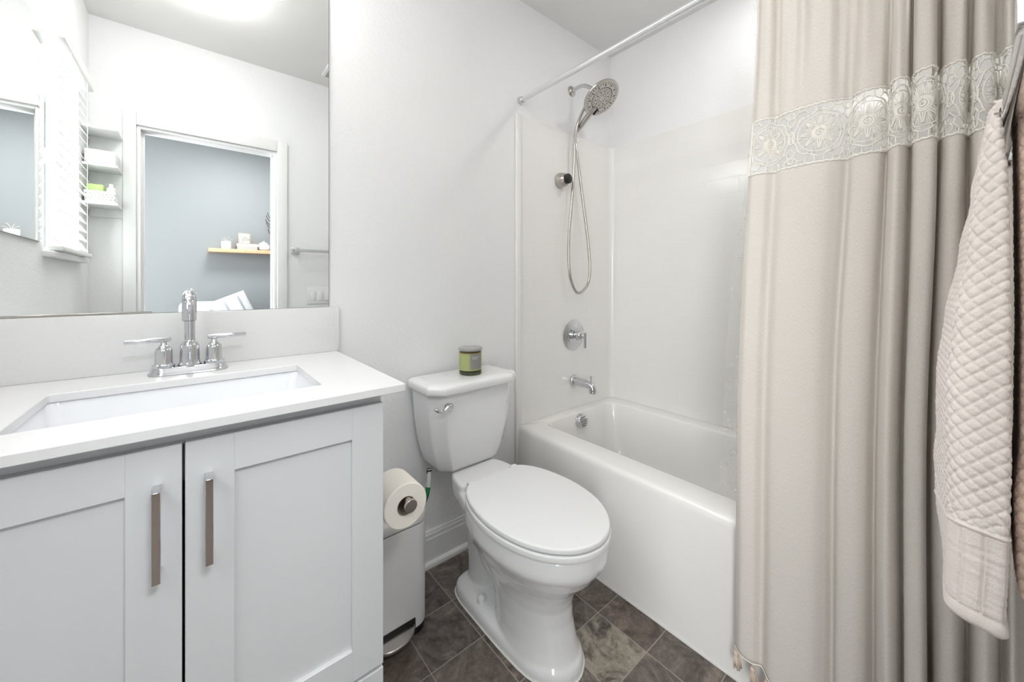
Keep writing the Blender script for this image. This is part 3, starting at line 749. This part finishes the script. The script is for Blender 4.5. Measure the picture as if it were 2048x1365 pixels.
# shower arm, head, hand shower
sw = root('shower_fixture', (1.617, 0, 2.225), 'round brushed nickel shower head with hand wand on a bent arm', 'shower head')
A0 = Vector((1.617, -.0005, 2.225)); nrm = Vector((0, -.6, -.8)).normalized(); HC = Vector((1.617, -.205, 2.112))
b = B(); lathe(b, [(.029, 0), (.029, .003), (.024, .008), (.014, .012)], A0, ay, 36); build('flange', b, 'nickel', sw)
jn = HC-nrm*.062
b = B(); tube(b, catmull([A0+ay*.006, A0+ay*.055+Vector((0, 0, .004)), A0+ay*.095+Vector((0, 0, -.006)), jn-nrm*.015], 8), .0105, 18); build('arm', b, 'chrome', sw)
b = B(); lathe(b, [(.015, -.018), (.0175, -.012), (.0175, .004), (.014, .012), (.014, .026)], jn, nrm, 28); build('swivel', b, 'black', sw)
b = B(); lathe(b, [(.020, -.042), (.032, -.034), (.060, -.022), (.088, -.014), (.098, -.008), (.100, -.002), (.098, .003), (.093, .0045), (.060, .0045), (.0585, .003), (.0575, .003), (.056, .0048), (.0, .0048)], HC, nrm, 72); hdp = build('spray_disc', b, 'nickel', sw)
b = B(); _, uu, vv = frame_axes(nrm)
def dots(r, n, sz, skip=()):
    for i in range(n):
        if i in skip: continue
        a = 2*PI*i/n; c = HC+nrm*.0040+(uu*math.cos(a)+vv*math.sin(a))*r
        lathe(b, [(sz, 0), (sz, .0016), (sz*.4, .0022)], c, nrm, 8)
for r, n, sz in ((.085, 36, .0018), (.078, 36, .0018), (.071, 12, .0034), (.050, 30, .0016), (.043, 28, .0016), (.036, 10, .0030), (.026, 16, .0018), (.017, 9, .0020)): dots(r, n, sz)
lathe(b, [(.0592, 0), (.0592, .0006), (.0577, .0006)], HC+nrm*.0036, nrm, 64)
build('nozzles', b, 'black', hdp)
wd = Vector((0, .8, -.6)); W0 = HC+wd*.05+nrm*.004
b = B(); tube(b, [W0, HC+wd*.075, HC+wd*.11-nrm*.002, HC+wd*.18-nrm*.002, HC+wd*.183-nrm*.002, HC+wd*.215-nrm*.002], [.012, .0135, .0145, .0135, .011, .0095], 20); hw_ = build('hand_wand', b, 'nickel', sw)
b = B(); lathe(b, [(.007, -.004), (.012, 0), (.012, .03)], HC+wd*.055+nrm*.0052+Vector((.012, 0, 0)), wd, 12); build('release_gap', b, 'black', hw_)
WE = HC+wd*.215-nrm*.002
b = B()
hp = [jn+Vector((-.018, .005, -.02)), jn+Vector((-.028, .035, -.055)), Vector((1.596, -.065, 2.02)), Vector((1.590, -.050, 1.93)), Vector((1.588, -.045, 1.78)), Vector((1.570, -.045, 1.60)), Vector((1.548, -.045, 1.42)), Vector((1.545, -.045, 1.27)),
      Vector((1.565, -.046, 1.16)), Vector((1.618, -.048, 1.098)), Vector((1.690, -.050, 1.135)), Vector((1.718, -.050, 1.22)), Vector((1.705, -.048, 1.38)), Vector((1.665, -.045, 1.60)), Vector((1.625, -.042, 1.82)), WE+Vector((.002, .006, -.03)), WE]
hpc = catmull(hp, 26)
tube(b, hpc, [.0072+.0005*(1 if i % 2 else -1) for i in range(len(hpc))], 12, )
build('hose', b, 'nickel', sw, angle=180)
bk = root('wand_bracket', (1.53, -.006, 1.706), 'nickel hand shower wall holder left of the hose', 'shower bracket')
K0 = Vector((1.516, -.0063, 1.706))
b = B()
loft(b, [[K0+ay*h+Vector((r*sx_*math.cos(2*PI*i/40), 0, r*math.sin(2*PI*i/40))) for i in range(40)] for r, sx_, h in ((.040, .9, 0), (.042, .9, .004), (.042, .9, .010), (.037, .9, .030), (.031, .9, .046), (.028, .9, .050))])
build('holder', b, 'nickel', bk)
b = B(); lathe(b, [(.024, 0), (.026, .004), (.026, .016), (.020, .020)], K0+ay*.049, ay, 32); build('socket', b, 'black', bk)

# ------------------------------------------------------------------ curtain rod, curtain, liner
rd = root('shower_curtain_rod', (1.235, -.76, 2.054), 'straight silvery shower curtain rod spanning above the tub', 'curtain rod')
b = B(); tube(b, [(1.235, -.012, 2.054), (1.235, -.90, 2.054)], .0125, 28); build('outer_tube', b, 'rodwhite', rd)
b = B(); tube(b, [(1.235, -.88, 2.054), (1.235, YR+.012, 2.054)], .0145, 28); build('inner_tube', b, 'rodwhite', rd)
for yy, s_ in ((-.0005, -1), (YR+.0005, 1)):
    b = B(); lathe(b, [(.019, 0), (.019, .006), (.016, .010), (.016, .022), (.014, .024)], (1.235, yy, 2.054), (0, s_, 0), 28); build('end_cap', b, 'chrome', rd)

def u2y(u, X=1.20):
    k = (u-1024)/759; return -1.416+X*(.767-.641*k)/(.641+.767*k)
KEY = [(1478, .004), (1492, -.014), (1512, -.012), (1526, .006), (1548, -.014), (1590, -.020), (1630, -.014), (1655, .004), (1672, .020), (1688, -.006), (1715, -.014), (1738, -.004), (1752, .018), (1762, -.006),
       (1778, -.026), (1794, -.014), (1801, .016), (1812, -.022), (1832, -.036), (1850, -.034), (1856, -.010), (1848, .014), (1850, .032), (1862, .028), (1876, -.006), (1896, -.022), (1918, -.018), (1928, .010), (1934, .022), (1946, -.010),
       (1962, -.022), (1982, -.012), (1992, .016), (2004, .010), (2018, -.02), (2040, -.006), (2062, .010)]
base = catmull([Vector((u2y(u), off*(1.3 if 1745 < u < 1990 else 1.0), 0)) for u, off in KEY], 12)
base = [Vector((p.x, p.y)) for p in base]
base = [Vector((max(p.x, YR+.012+.001*i/len(base)), p.y)) for i, p in enumerate(base)]
arc = [0]
for p, q in zip(base, base[1:]): arc.append(arc[-1]+(q-p).length)
TOT = arc[-1]
def sm(a, b_, x):
    t = min(1, max(0, (x-a)/(b_-a))); return t*t*(3-2*t)
import bisect
def cpos(s, z):
    """curtain surface point: s metres of cloth along the folds, z height"""
    s = min(max(s, 0), TOT-1e-6); i = min(bisect.bisect_right(arc, s)-1, len(base)-2); t = (s-arc[i])/max(arc[i+1]-arc[i], 1e-9)
    p = base[i].lerp(base[i+1], t)
    X0 = 1.237-.062*sm(2.0, .5, z)
    amp = .80+.20*sm(1.0, .2, z)-.1*sm(1.5, 2.0, z)
    top = sm(1.45, 2.0, z)
    x = X0+p.y*amp+top*(.0060*math.sin(s*2*PI/.052)+.0022*math.sin(s*2*PI/.031+1))
    x += .0035*noise.noise(Vector((s*9, z*1.6, 3)))*(1-top*.5)
    y = p.x+.010*noise.noise(Vector((s*5, z*1.1, 9)))*sm(2.0, 1.2, z)
    y -= .034*sm(.7, 2.0, z)*(1-s/TOT)
    low = sm(.45, .1, z)
    x -= low*.012*(.6+.4*math.sin(s*13))
    if x > 1.236: x = 1.236+.010*(1-math.exp(-(x-1.236)/.010))
    if z < .62: x = min(x, 1.197+.019*sm(.04, .42, z)+.04*sm(.47, .62, z))
    return Vector((x, max(y, YR+.004), z))
ZB0, ZB1 = 1.457, 1.607
cu = root('shower_curtain', (1.2, -1.25, .1), 'natural linen shower curtain with a crochet lace band and tassel hem', 'shower curtain')
def hemz(s): return .128-.060*sm(0, .28, s)+.012*math.sin(s*16+.5)*sm(.05, .2, s)
def cloth(name, zf0, zf1, nz, parent, ns=420):
    b = B(); uvl = b.loops.layers.uv.new('UVMap')
    V = []
    for k in range(nz+1):
        row = []
        for i in range(ns+1):
            s = TOT*i/ns; z_ = zf0(s)+(zf1(s)-zf0(s))*k/nz
            row.append((b.verts.new(cpos(s, z_)), (s, z_)))
        V.append(row)
    for k in range(nz):
        for i in range(ns):
            q = (V[k][i], V[k][i+1], V[k+1][i+1], V[k+1][i])
            f = b.faces.new([v for v, _ in q])
            for l, (_, c) in zip(f.loops, q): l[uvl].uv = c
    o = build(name, b, 'linen', parent, angle=180)
    so_ = o.modifiers.new('thick', 'SOLIDIFY'); so_.thickness = .0009; so_.offset = 0
    return o
cloth('lower_panel', hemz, lambda s: ZB0, 120, cu)
cloth('upper_panel', lambda s: ZB1, lambda s: 2.036, 50, cu)
def ctube(b, pts, r, n=6, dx=0.0, closed=False):
    P = [cpos(s, z_)-Vector((dx, 0, 0)) for s, z_ in pts]
    if closed: P.append(P[0].copy())
    tube(b, P, r, n)
def fill(pts, step=.004):
    out = [pts[0]]
    for p, q in zip(pts, pts[1:]):
        d_ = math.hypot(q[0]-p[0], q[1]-p[1]); n = max(1, int(d_/step))
        for i in range(1, n+1): out.append((p[0]+(q[0]-p[0])*i/n, p[1]+(q[1]-p[1])*i/n))
    return out
b = B()
zc = (ZB0+ZB1)/2
W = .124; nm = int(TOT/W)+1; first = .062
for k in range(nm):
    c = first+k*W
    def C(r, a, e=1.0): return (c+r*math.sin(a)*e, zc+r*math.cos(a))
    def ok(p): return 0 <= p[0] <= TOT
    def add(pts, r):
        pts = [p for p in pts]
        run = []
        for p in pts:
            if ok(p): run.append(p)
            else:
                if len(run) > 1: ctube(b, run, r*.88, 5)
                run = []
        if len(run) > 1: ctube(b, run, r*.88, 5)
    N = 40
    for r, th in ((.0048, .0026), (.0105, .0030), (.0146, .0026), (.0175, .0014)): add([C(r, 2*PI*i/24) for i in range(25)], th)
    for j in range(8):   # leaf petals and thin spokes
        a = 2*PI*j/8
        for q in (-1, 0, 1): add(fill([C(.018, a+q*.30), C(.041, a+q*.03)]), .0018)
        a2 = a+PI/8
        add(fill([C(.0175, a2), C(.046, a2)]), .0011)
        add(fill([C(.026, a2-.0), C(.046, a2-.22)]), .0009); add(fill([C(.026, a2), C(.046, a2+.22)]), .0009)
    add([C(.047, 2*PI*i/N) for i in range(N+1)], .0017)
    # scalloped outer hexagon ring
    add([C(.057+.0028*math.cos(8*2*PI*i/N), 2*PI*i/N) for i in range(N+1)], .0020)
    for j in range(16): add([C(.047, 2*PI*j/16+.1), C(.057, 2*PI*j/16+.1)], .0010)
    # connecting net towards borders
    for sx in (-1, 1):
        for sz in (-1, 1):
            add(fill([(c+sx*.022, zc+sz*.054), (c+sx*.030, zc+sz*.064), (c+sx*.046, zc+sz*.064), (c+sx*.055, zc+sz*.052), (c+sx*.052, zc+sz*.040), (c+sx*.042, zc+sz*.038)]), .0018)
            add(fill([(c+sx*.030, zc+sz*.064), (c+sx*.029, zc+sz*.074)]), .0015); add(fill([(c+sx*.046, zc+sz*.064), (c+sx*.048, zc+sz*.074)]), .0015)
            add(fill([(c+sx*.010, zc+sz*.058), (c+sx*.009, zc+sz*.074)]), .0015)
            add(fill([(c+sx*.055, zc+sz*.052), (c+sx*.062, zc+sz*.052)]), .0017)
            add(fill([(c+sx*.052, zc+sz*.040), (c+sx*.062, zc+sz*.028)]), .0017)
            add(fill([(c+sx*.057, zc+sz*.010), (c+sx*.062, zc+sz*.010)]), .0017)
    add([(c+.062+.0075*math.sin(2*PI*i/16), zc+.016*math.cos(2*PI*i/16)) for i in range(17)], .0019)
    add([(c+.062+.006*math.sin(2*PI*i/16), zc+.060+.008*math.cos(2*PI*i/16)) for i in range(17)], .0016)
    add([(c+.062+.006*math.sin(2*PI*i/16), zc-.060+.008*math.cos(2*PI*i/16)) for i in range(17)], .0016)
build('lace_band', b, 'cream', cu, angle=180, label='cream crochet lace band with round medallions')
for zz in (ZB0, ZB1):
    b = B(); ctube(b, [(TOT*i/500, zz+.0012*math.sin(i*.9)) for i in range(501)], .0026, 8, .0006); build('lace_border', b, 'cream', cu, angle=180)
b = B(); ctube(b, [(.002, ZB0+(ZB1-ZB0)*i/24) for i in range(25)], .0024, 8); build('lace_side_cord', b, 'cream', cu, angle=180)
b = B(); ctube(b, [(TOT*i/500, hemz(TOT*i/500)) for i in range(501)], .0017, 6); build('hem_cord', b, 'cream', cu, angle=180)
k = 0; s = .008
while s < TOT-.03 and k < 22:
    p = cpos(s, hemz(s)); b = B()
    tube(b, [p, p-Vector((0, 0, .010))], .0014, 6)
    lathe(b, [(.002, 0), (.0062, -.003), (.0068, -.008), (.0045, -.0125), (.0052, -.014)], p-Vector((0, 0, .009)), n=12)
    sw_ = random.uniform(-.008, .008)
    for j in range(26):
        a = 2*PI*j/26+random.uniform(-.1, .1); r0 = random.uniform(.002, .0045); r1 = random.uniform(.005, .0115)
        q0 = p+Vector((r0*math.cos(a), r0*math.sin(a), -.020)); q1 = p+Vector((r1*math.cos(a), r1*math.sin(a)+sw_, -.050-random.uniform(0, .007)))
        qm = q0.lerp(q1, .45)+Vector((math.cos(a), math.sin(a), 0))*.0025
        tube(b, [q0, qm, q1], .0012, 4)
    build('tassel', b, 'tassel', cu, angle=180); k += 1; s += .046 if k % 3 else .036
# clear liner inside the tub
b = B()
def lpos(t_, z_):
    f = (2.03-z_)/(2.03-.30)
    y = (-1.015+.150*sm(0, 1, f))*(1-t_)+(YR+.03)*t_
    x = 1.262+.115*sm(.0, 1.0, f)+.010*math.sin(t_*26+1)+.003*math.sin(z_*5+t_*11)
    y += .006*math.sin(z_*6+1)*(1-t_)
    return Vector((x, y, z_))
loft(b, [[lpos(i/90, .30+(2.03-.30)*k/70) for i in range(91)] for k in range(71)], False, False, closed=False)
tag(build('curtain_liner', b, 'liner', angle=180), 'clear plastic shower liner with pebble print behind the linen curtain', 'curtain liner')

# ------------------------------------------------------------------ towels on the bar
tr = root('towel_bar', (.82, -1.45, 1.35), 'chrome towel bar holding two quilted towels at the right edge', 'towel bar')
BY, BZ = -1.454, 1.372
b = B(); box(b, .530, 1.13, BY-.009, BY+.009, BZ-.009, BZ+.009, .0025, 3); build('bar', b, 'chrome', tr)
for xx in (.522, 1.122):
    b = B(); box(b, xx-.022, xx+.022, YR+.0005, YR+.010, BZ-.022, BZ+.022, .002); box(b, xx-.012, xx+.012, YR+.008, BY+.012, BZ-.013, BZ+.013, .002); build('post', b, 'chrome', tr)

def quilt(a, z_, px=.0175, pz=.0185):
    p = a/px+z_/pz; q = a/px-z_/pz
    d1 = abs((p % 1)-.5)*2; d2 = abs((q % 1)-.5)*2      # 1 at seams
    h = (1-d1**4)*(1-d2**4)
    return h
def towel(name, m, zhem, ztop, sect, band, parent, quilt_amp=.0028, nzr=420):
    b = B(); n = 340; rings = []
    for k in range(nzr+1):
        f = k/nzr; z_ = zhem+(ztop-zhem)*f
        pts = sect(z_)
        P = [Vector(p) for p in pts]; L_ = [0]
        for i in range(len(P)): L_.append(L_[-1]+(P[(i+1) % len(P)]-P[i]).length)
        per = L_[-1]; ring = []; j = 0
        for i in range(n):
            s_ = per*i/n
            while L_[j+1] < s_: j += 1
            t_ = (s_-L_[j])/max(L_[j+1]-L_[j], 1e-9); a_ = P[j]; c_ = P[(j+1) % len(P)]
            p = a_.lerp(c_, t_); tn = (c_-a_).normalized(); nn = Vector((tn.y, -tn.x))
            s0 = s_ if s_ < per*.5 else s_-per
            aa = s0 + (.010*math.sin(z_*7) if z_ > .84 else 0)
            bz = band(p.x, p.y)
            if z_ > bz: h = quilt(aa, z_)*quilt_amp+.0006*noise.noise(Vector((s_*90, z_*90, 0)))
            elif z_ > bz-.008: h = .0042*math.sin(PI*(bz-z_)/.008)
            elif z_ > zhem+.026:
                r_ = ((s0+.006)/.021) % 1; h = .0014-.0028*math.exp(-((r_-.5)/.07)**2)+.0016*math.exp(-((r_-.64)/.06)**2)+.0010*noise.noise(Vector((s0*40, z_*160, 1)))
            else:
                g = (z_-zhem)/.026; h = .0045*math.sqrt(max(0, 1-(1-g)**2*.0))*math.sin(PI*min(1, .15+g*.85))
            # round the hem under
            rd_ = max(0, 1-(z_-zhem)/.010); h -= .006*rd_*rd_
            tp = max(0, 1-(ztop-z_)/.014); h -= .012*tp*tp
            ring.append((p.x+nn.x*h, p.y+nn.y*h, z_))
        rings.append(ring)
    loft(b, rings)
    return build(name, b, m, parent, angle=180)
def rpoly(c, rads, k=8):
    """rounded polygon"""
    out = []; n = len(c)
    for i in range(n):
        a, p, q = Vector(c[i-1]), Vector(c[i]), Vector(c[(i+1) % n]); r = min(rads[i], (a-p).length*.48, (q-p).length*.48)
        s_ = p+(a-p).normalized()*r; e_ = p+(q-p).normalized()*r
        for j in range(k+1):
            t_ = j/k; out.append(s_*(1-t_)**2+p*2*t_*(1-t_)+e_*t_*t_)
    return out
def interp(tab, z_):
    if z_ <= tab[0][0]: return tab[0][1:]
    for (a, *va), (c, *vc) in zip(tab, tab[1:]):
        if z_ <= c:
            t_ = (z_-a)/(c-a); t_ = t_*t_*(3-2*t_); return [x+(y-x)*t_ for x, y in zip(va, vc)]
    return tab[-1][1:]
# z, Y of near outer corner, Y of far outer corner, X near, far X, inner Y
TA = [(.685, -1.400, -1.396, .802, .90, -1.448), (.72, -1.398, -1.392, .797, .93, -1.447), (.80, -1.401, -1.379, .795, .96, -1.449), (.86, -1.402, -1.378, .793, .975, -1.4505), (.92, -1.402, -1.385, .790, .975, -1.451),
      (1.0, -1.403, -1.388, .790, .975, -1.451), (1.10, -1.409, -1.395, .791, .97, -1.451), (1.20, -1.418, -1.406, .793, .965, -1.450), (1.29, -1.426, -1.420, .795, .96, -1.4485), (1.345, -1.4335, -1.430, .800, .955, -1.4455), (1.37, -1.4385, -1.437, .804, .95, -1.4435), (1.40, -1.4395, -1.439, .808, .945, -1.4435)]
def sectA(z_):
    yb_, yc, xn, xf, yi = interp(TA, z_); w_ = .004*math.sin(z_*14)
    yi = min(yi, yb_-.006)
    return rpoly([(xn+.012, yb_+w_*.5), (xn, yi), (xf, yi), (xf, yc+w_)], [.022, .006, .01, .03])
tw = root('blush_towel', (.88, -1.42, .685), 'off-white blush quilted towel hanging at the front of the towel bar', 'towel')
towel('front_drape', 'towel', .685, 1.394, sectA, lambda x, y: .826-.10*max(0, x-.80), tw)
b = B(); loft(b, [[Vector((x, BY+.0145*math.cos(a), BZ+.001+.0175*math.sin(a))) for a in [PI*i/16 for i in range(17)]]+[Vector((x, BY+.0105*math.cos(a), BZ+.001+.0108*math.sin(a))) for a in [PI-PI*i/16 for i in range(17)]] for x in (.802, .806, .85, .90, .948)])
build('bar_fold', b, 'towel', tw)
TB = [(.735, .0, .82), (.80, .002, .812), (.86, .004, .805), (.95, -.001, .800), (1.1, -.002, .799), (1.25, -.001, .800), (1.37, .000, .806), (1.40, .000, .812)]
def sectB(z_):
    d_, xn = interp(TB, z_)
    return rpoly([(xn, -1.4625+d_), (xn, -1.5155), (.96, -1.5155), (.96, -1.4635+d_)], [.016, .015, .01, .01])
tw = root('peach_towel', (.88, -1.49, .735), 'peach quilted towel behind the off-white one, cut by the right frame edge', 'towel')
towel('back_drape', 'peach', .735, 1.392, sectB, lambda x, y: .70, tw)

# ------------------------------------------------------------------ things seen in the mirror, and added lamps
swp = root('switch_plate', (.677, YR, 1.01), 'white three-switch wall plate below the towel bar, reflected in the mirror', 'light switch')
b = B(); box(b, .594, .760, YR+.0004, YR+.006, 1.008, 1.124, .002); build('plate', b, 'plastic', swp)
for xx in (.631, .677, .723):
    b = B(); box(b, xx-.0165, xx+.0165, YR+.006, YR+.010, 1.033, 1.099, .002); build('rocker', b, 'trim', swp)
# ceiling lamp, added to stand in for the bounced flash
cl = root('added_ceiling_lamp', (.02, -.85, CEIL-.103), 'round white flush lamp added on the ceiling in place of bounced flash', 'ceiling lamp')
b = B(); lathe(b, [(.135, 0), (.135, -.022), (.130, -.024)], (.02, -.85, CEIL-.0005), n=48); build('canopy', b, 'plastic', cl)
b = B(); lathe(b, [(.128, -.022), (.127, -.055), (.118, -.078), (.09, -.094), (.05, -.101), (.0, -.103)], (.02, -.85, CEIL), n=48, cap=False); build('diffuser', b, 'diffuser', cl)
vt = root('ceiling_vent', (.78, -1.26, CEIL-.02), 'white ceiling vent glimpsed at the upper right of the mirror', 'vent')
b = B(); box(b, .650, .90, -1.36, -1.20, CEIL-.018, CEIL-.0005, .003); build('grille', b, 'plastic', vt)
b = B(); box(b, .668, .882, -1.345, -1.215, CEIL-.0195, CEIL-.0178); build('opening', b, 'bookgrey', vt)
# corner shelves behind the camera, left of the doorway
cs = root('corner_shelf_unit', (-.35, -1.36, 1.50), 'narrow white wall shelf unit left of the doorway, reflected in the mirror', 'shelf unit')
sx0, sx1, sy0, sy1 = XL+.0015, -.298, YR+.0015, -1.345
for zz in (1.555, 1.745, 1.93):
    b = B(); box(b, sx0, sx1, sy0, sy1, zz-.012, zz, .001); build('shelf_board', b, 'plastic', cs)
b = B(); box(b, sx0, sx1, sy0, sy0+.008, 1.50, 1.95, .001); build('back_panel', b, 'plastic', cs)
def basket(z_, label):
    o = root('storage_basket', (-.355, -1.33, z_), label, 'basket')
    b = B(); x0, x1, y0, y1 = sx0+.004, sx1-.004, -1.46, sy1-.004
    loft(b, [rrect(x0+.004, x1-.004, y0+.004, y1-.004, .01, z_+.0003), rrect(x0, x1, y0, y1, .01, z_+.055), rrect(x0+.004, x1-.004, y0+.004, y1-.004, .01, z_+.055), rrect(x0+.008, x1-.008, y0+.008, y1-.008, .01, z_+.004)])
    build('shell', b, 'plastic', o)
    b = B()
    for r in range(3):
        for i in range(8):
            lathe(b, [(.0038, 0), (.0038, .0008)], (x0+.010+i*.0138+(r % 2)*.006, y1-.0012, z_+.015+r*.012), (0, 1, 0), 6)
    build('holes', b, 'bookgrey', o); return o
basket(1.5552, 'white perforated basket on the lower corner shelf reflected in the mirror')
b = B(); box(b, -.410, -.350, -1.44, -1.365, 1.5602, 1.645, .006); tag(build('wipes_pack', b, 'green'), 'green pack standing in the basket, reflected in the mirror', 'pack')
b = B(); lathe(b, [(.016, 0), (.018, .003), (.018, .07), (.008, .08), (.008, .095)], (-.326, -1.39, 1.5602), n=20); tag(build('lotion_bottle', b, 'plastic'), 'white bottle beside the green pack in the basket', 'bottle')
b = B(); box(b, -.414, -.306, -1.50, -1.355, 1.7452, 1.815, .004); tag(build('storage_box', b, 'jar'), 'white storage box on the middle corner shelf reflected in the mirror', 'box')

# bedroom shelf seen through the doorway in the mirror
WYF = -3.32; SZ = 1.488
b = B(); box(b, .10, .95, WYF+.0005, WYF+.15, SZ-.035, SZ, .002); tag(build('floating_shelf', b, 'oak'), 'oak floating shelf on the bedroom wall, seen in the mirror', 'shelf')
def book(x0, x1, z0_, h, m, label):
    o = root('book', ((x0+x1)/2, WYF+.08, z0_), label, 'book', 'books lying on the floating shelf')
    b = B(); box(b, x0, x1, WYF+.012, WYF+.138, z0_+.0002, z0_+.003); box(b, x0, x1, WYF+.012, WYF+.138, z0_+h-.003, z0_+h-.0002); box(b, x0, x1, WYF+.134, WYF+.138, z0_+.003, z0_+h-.003)
    build('cover', b, m, o, smooth=False)
    b = B(); box(b, x0+.003, x1-.003, WYF+.016, WYF+.134, z0_+.003, z0_+h-.003); build('pages', b, 'page', o, smooth=False)
def mx(u, yt):  # x of a mirrored sight line on the plane a given distance from the camera
    k = (u-1024)/759; return yt*(.641+.767*k)/(.767-.641*k)
YT = 1.416+3.32-.10
book(mx(474, YT), mx(514, YT), SZ, .032, 'bookgrey', 'grey hardcover book at the bottom of the small stack on the shelf')
book(mx(473, YT), mx(517, YT), SZ+.032, .026, 'bookpink', 'peach hardcover book on top of the grey one on the shelf')
pf = root('picture_frame', (mx(490, YT), WYF+.08, SZ+.058), 'small framed sketch leaning on top of the books', 'picture frame')
fx0, fx1, fz0, fz1 = mx(477, YT), mx(502, YT), SZ+.0585, SZ+.165
b = B(); box(b, fx0, fx1, WYF+.07, WYF+.08, fz0, fz1, .002); build('frame', b, 'frame', pf)
b = B(); box(b, fx0+.012, fx1-.012, WYF+.08, WYF+.0815, fz0+.012, fz1-.012); ar = build('mat_board', b, 'page', pf)
b = B()
for i, (dx_, h_) in enumerate(((.03, .03), (.045, .045), (.062, .04), (.078, .028))): tube(b, catmull([(fx0+dx_, WYF+.0822, fz0+.03), (fx0+dx_+.006, WYF+.0822, fz0+.03+h_), (fx0+dx_+.014, WYF+.0822, fz0+.032)], 4), .0018, 5)
build('sketch', b, 'ink', ar)
jx = mx(528, YT)
jr = root('lidded_jar', (jx, WYF+.08, SZ), 'white ceramic jar with dark lid line right of the books', 'jar')
b = B(); lathe(b, [(.036, .0003), (.052, .012), (.056, .035), (.050, .058), (.040, .066)], (jx, WYF+.08, SZ), n=28); build('pot', b, 'jar', jr)
b = B(); lathe(b, [(.041, .066), (.041, .069)], (jx, WYF+.08, SZ), n=28); build('rim_band', b, 'ink', jr)
b = B(); lathe(b, [(.040, .0695), (.034, .080), (.010, .086), (.012, .094), (.004, .098)], (jx, WYF+.08, SZ), n=28); build('lid', b, 'jar', jr)
mgx = mx(453, YT)
b = B(); lathe(b, [(.036, .0003), (.040, .01), (.040, .075), (.036, .075), (.035, .01)], (mgx, WYF+.08, SZ), n=28); mg = build('pot_planter', b, 'jar'); tag(mg, 'small white pot with a dark sprig at the left end of the shelf', 'pot')
b = B()
for dx_, dz_ in ((-.04, .04), (-.015, .055), (.02, .05), (.05, .035), (.03, .06)): tube(b, catmull([(mgx, WYF+.08, SZ+.06), (mgx+dx_*.4, WYF+.08, SZ+.06+dz_*.7), (mgx+dx_, WYF+.08, SZ+.06+dz_)], 4), .003, 5)
build('sprig', b, 'bookgrey', mg)
# branching iron candelabrum
ix = mx(544.5, YT)
b = B(); Yc = WYF+.06
lathe(b, [(.035, .0003), (.035, .006), (.008, .012)], (ix+.005, Yc, SZ), n=20)
tube(b, [(ix+.005, Yc, SZ+.008), (ix+.005, Yc, SZ+.44)], .0045, 8)
for i, (zz, l) in enumerate(((.17, .035), (.24, .05), (.27, .055), (.31, .05), (.34, .04))):
    for s_ in (-1, 1):
        tube(b, catmull([(ix+.005, Yc, SZ+zz), (ix+.005+s_*l*.6, Yc, SZ+zz+.012), (ix+.005+s_*l, Yc, SZ+zz+.045), (ix+.005+s_*l, Yc, SZ+zz+.06)], 4), .0035, 6)
tag(build('iron_candelabrum', b, 'sprig'), 'tall dark branching candle stand at the right of the shelf', 'candelabrum')
# armchair with striped pillow
ac = root('armchair', (.25, -2.9, 0), 'pale grey armchair in the bedroom, its back seen low in the mirror', 'armchair')
axx = mx(435, 1.416+2.7)
b = B(); box(b, axx-.28, axx+.28, -3.15, -2.6, .18, .45, .04, 4); build('seat', b, 'chair', ac)
b = B(); box(b, axx-.26, axx+.20, -3.2, -3.05, .40, .985, .05, 4); build('back', b, 'chair', ac)
for s_ in (-1, 1):
    b = B(); box(b, axx+s_*.30-.05, axx+s_*.30+.05, -3.15, -2.6, .18, .64, .04, 4); build('arm', b, 'chair', ac)
for sx_ in (-.25, .25):
    for yy in (-3.1, -2.66):
        b = B(); lathe(b, [(.015, 0.0003), (.022, .185)], (axx+sx_, yy, 0), n=12); build('leg', b, 'oak', ac)
pl = root('striped_pillow', (mx(462, 1.416+2.95), -2.95, .45), 'white pillow with grey stripes leaning on the armchair', 'pillow')
px = mx(462, 1.416+2.95)
def pil(b, s0=1.0, mi=0):
    n = 24; mtx = Matrix.Translation((px-.02, -2.975, .80)) @ Matrix.Rotation(math.radians(-24), 4, 'Y') @ Matrix.Rotation(math.radians(-10), 4, 'X')
    for side in (-1, 1):
        V = [[b.verts.new(mtx @ Vector(((-1+2*i/n)*.22*s0, side*(.002+.06*((1-(-1+2*i/n)**2)*(1-(-1+2*j/n)**2))**.5)*s0, (-1+2*j/n)*.22*s0))) for i in range(n+1)] for j in range(n+1)]
        for j in range(n):
            for i in range(n):
                f = b.faces.new((V[j][i], V[j][i+1], V[j+1][i+1], V[j+1][i])); f.material_index = 1 if (i % 6 == 2 and 8 < j) else 0
b = B(); pil(b); bmesh.ops.remove_doubles(b, verts=b.verts, dist=.0045); build('cushion', b, ['pillow', 'pillowstripe'], pl, angle=180)
# unseen light bar above the mirror, added to fill curtain and apron
vb = root('added_vanity_light', (-.02, -.05, 2.20), 'chrome light bar with three frosted shades, added unseen above the mirror as fill', 'wall lamp')
b = B(); box(b, -.34, .30, -.022, -.0008, 2.235, 2.295, .004); build('back_plate', b, 'chrome', vb)
for xx in (-.24, -.02, .20):
    b = B(); tube(b, catmull([(xx, -.02, 2.265), (xx, -.07, 2.27), (xx, -.105, 2.265), (xx, -.11, 2.245)], 5), .008, 12); a_ = build('arm', b, 'chrome', vb)
    b = B(); lathe(b, [(.022, .03), (.040, .022), (.052, -.01), (.054, -.06), (.050, -.075), (.03, -.08), (0, -.081)], (xx, -.11, 2.225), n=32); build('shade', b, 'shade', a_)
# unseen downlight over the tub, added to brighten the alcove
dl = root('added_downlight', (1.62, -1.0, CEIL-.01), 'round recessed light added unseen above the bathtub as fill', 'ceiling lamp')
b = B(); lathe(b, [(.095, 0), (.093, -.006), (.074, -.007), (.073, -.001)], (1.62, -1.0, CEIL-.0005), n=40, cap=False); build('trim_ring', b, 'plastic', dl)
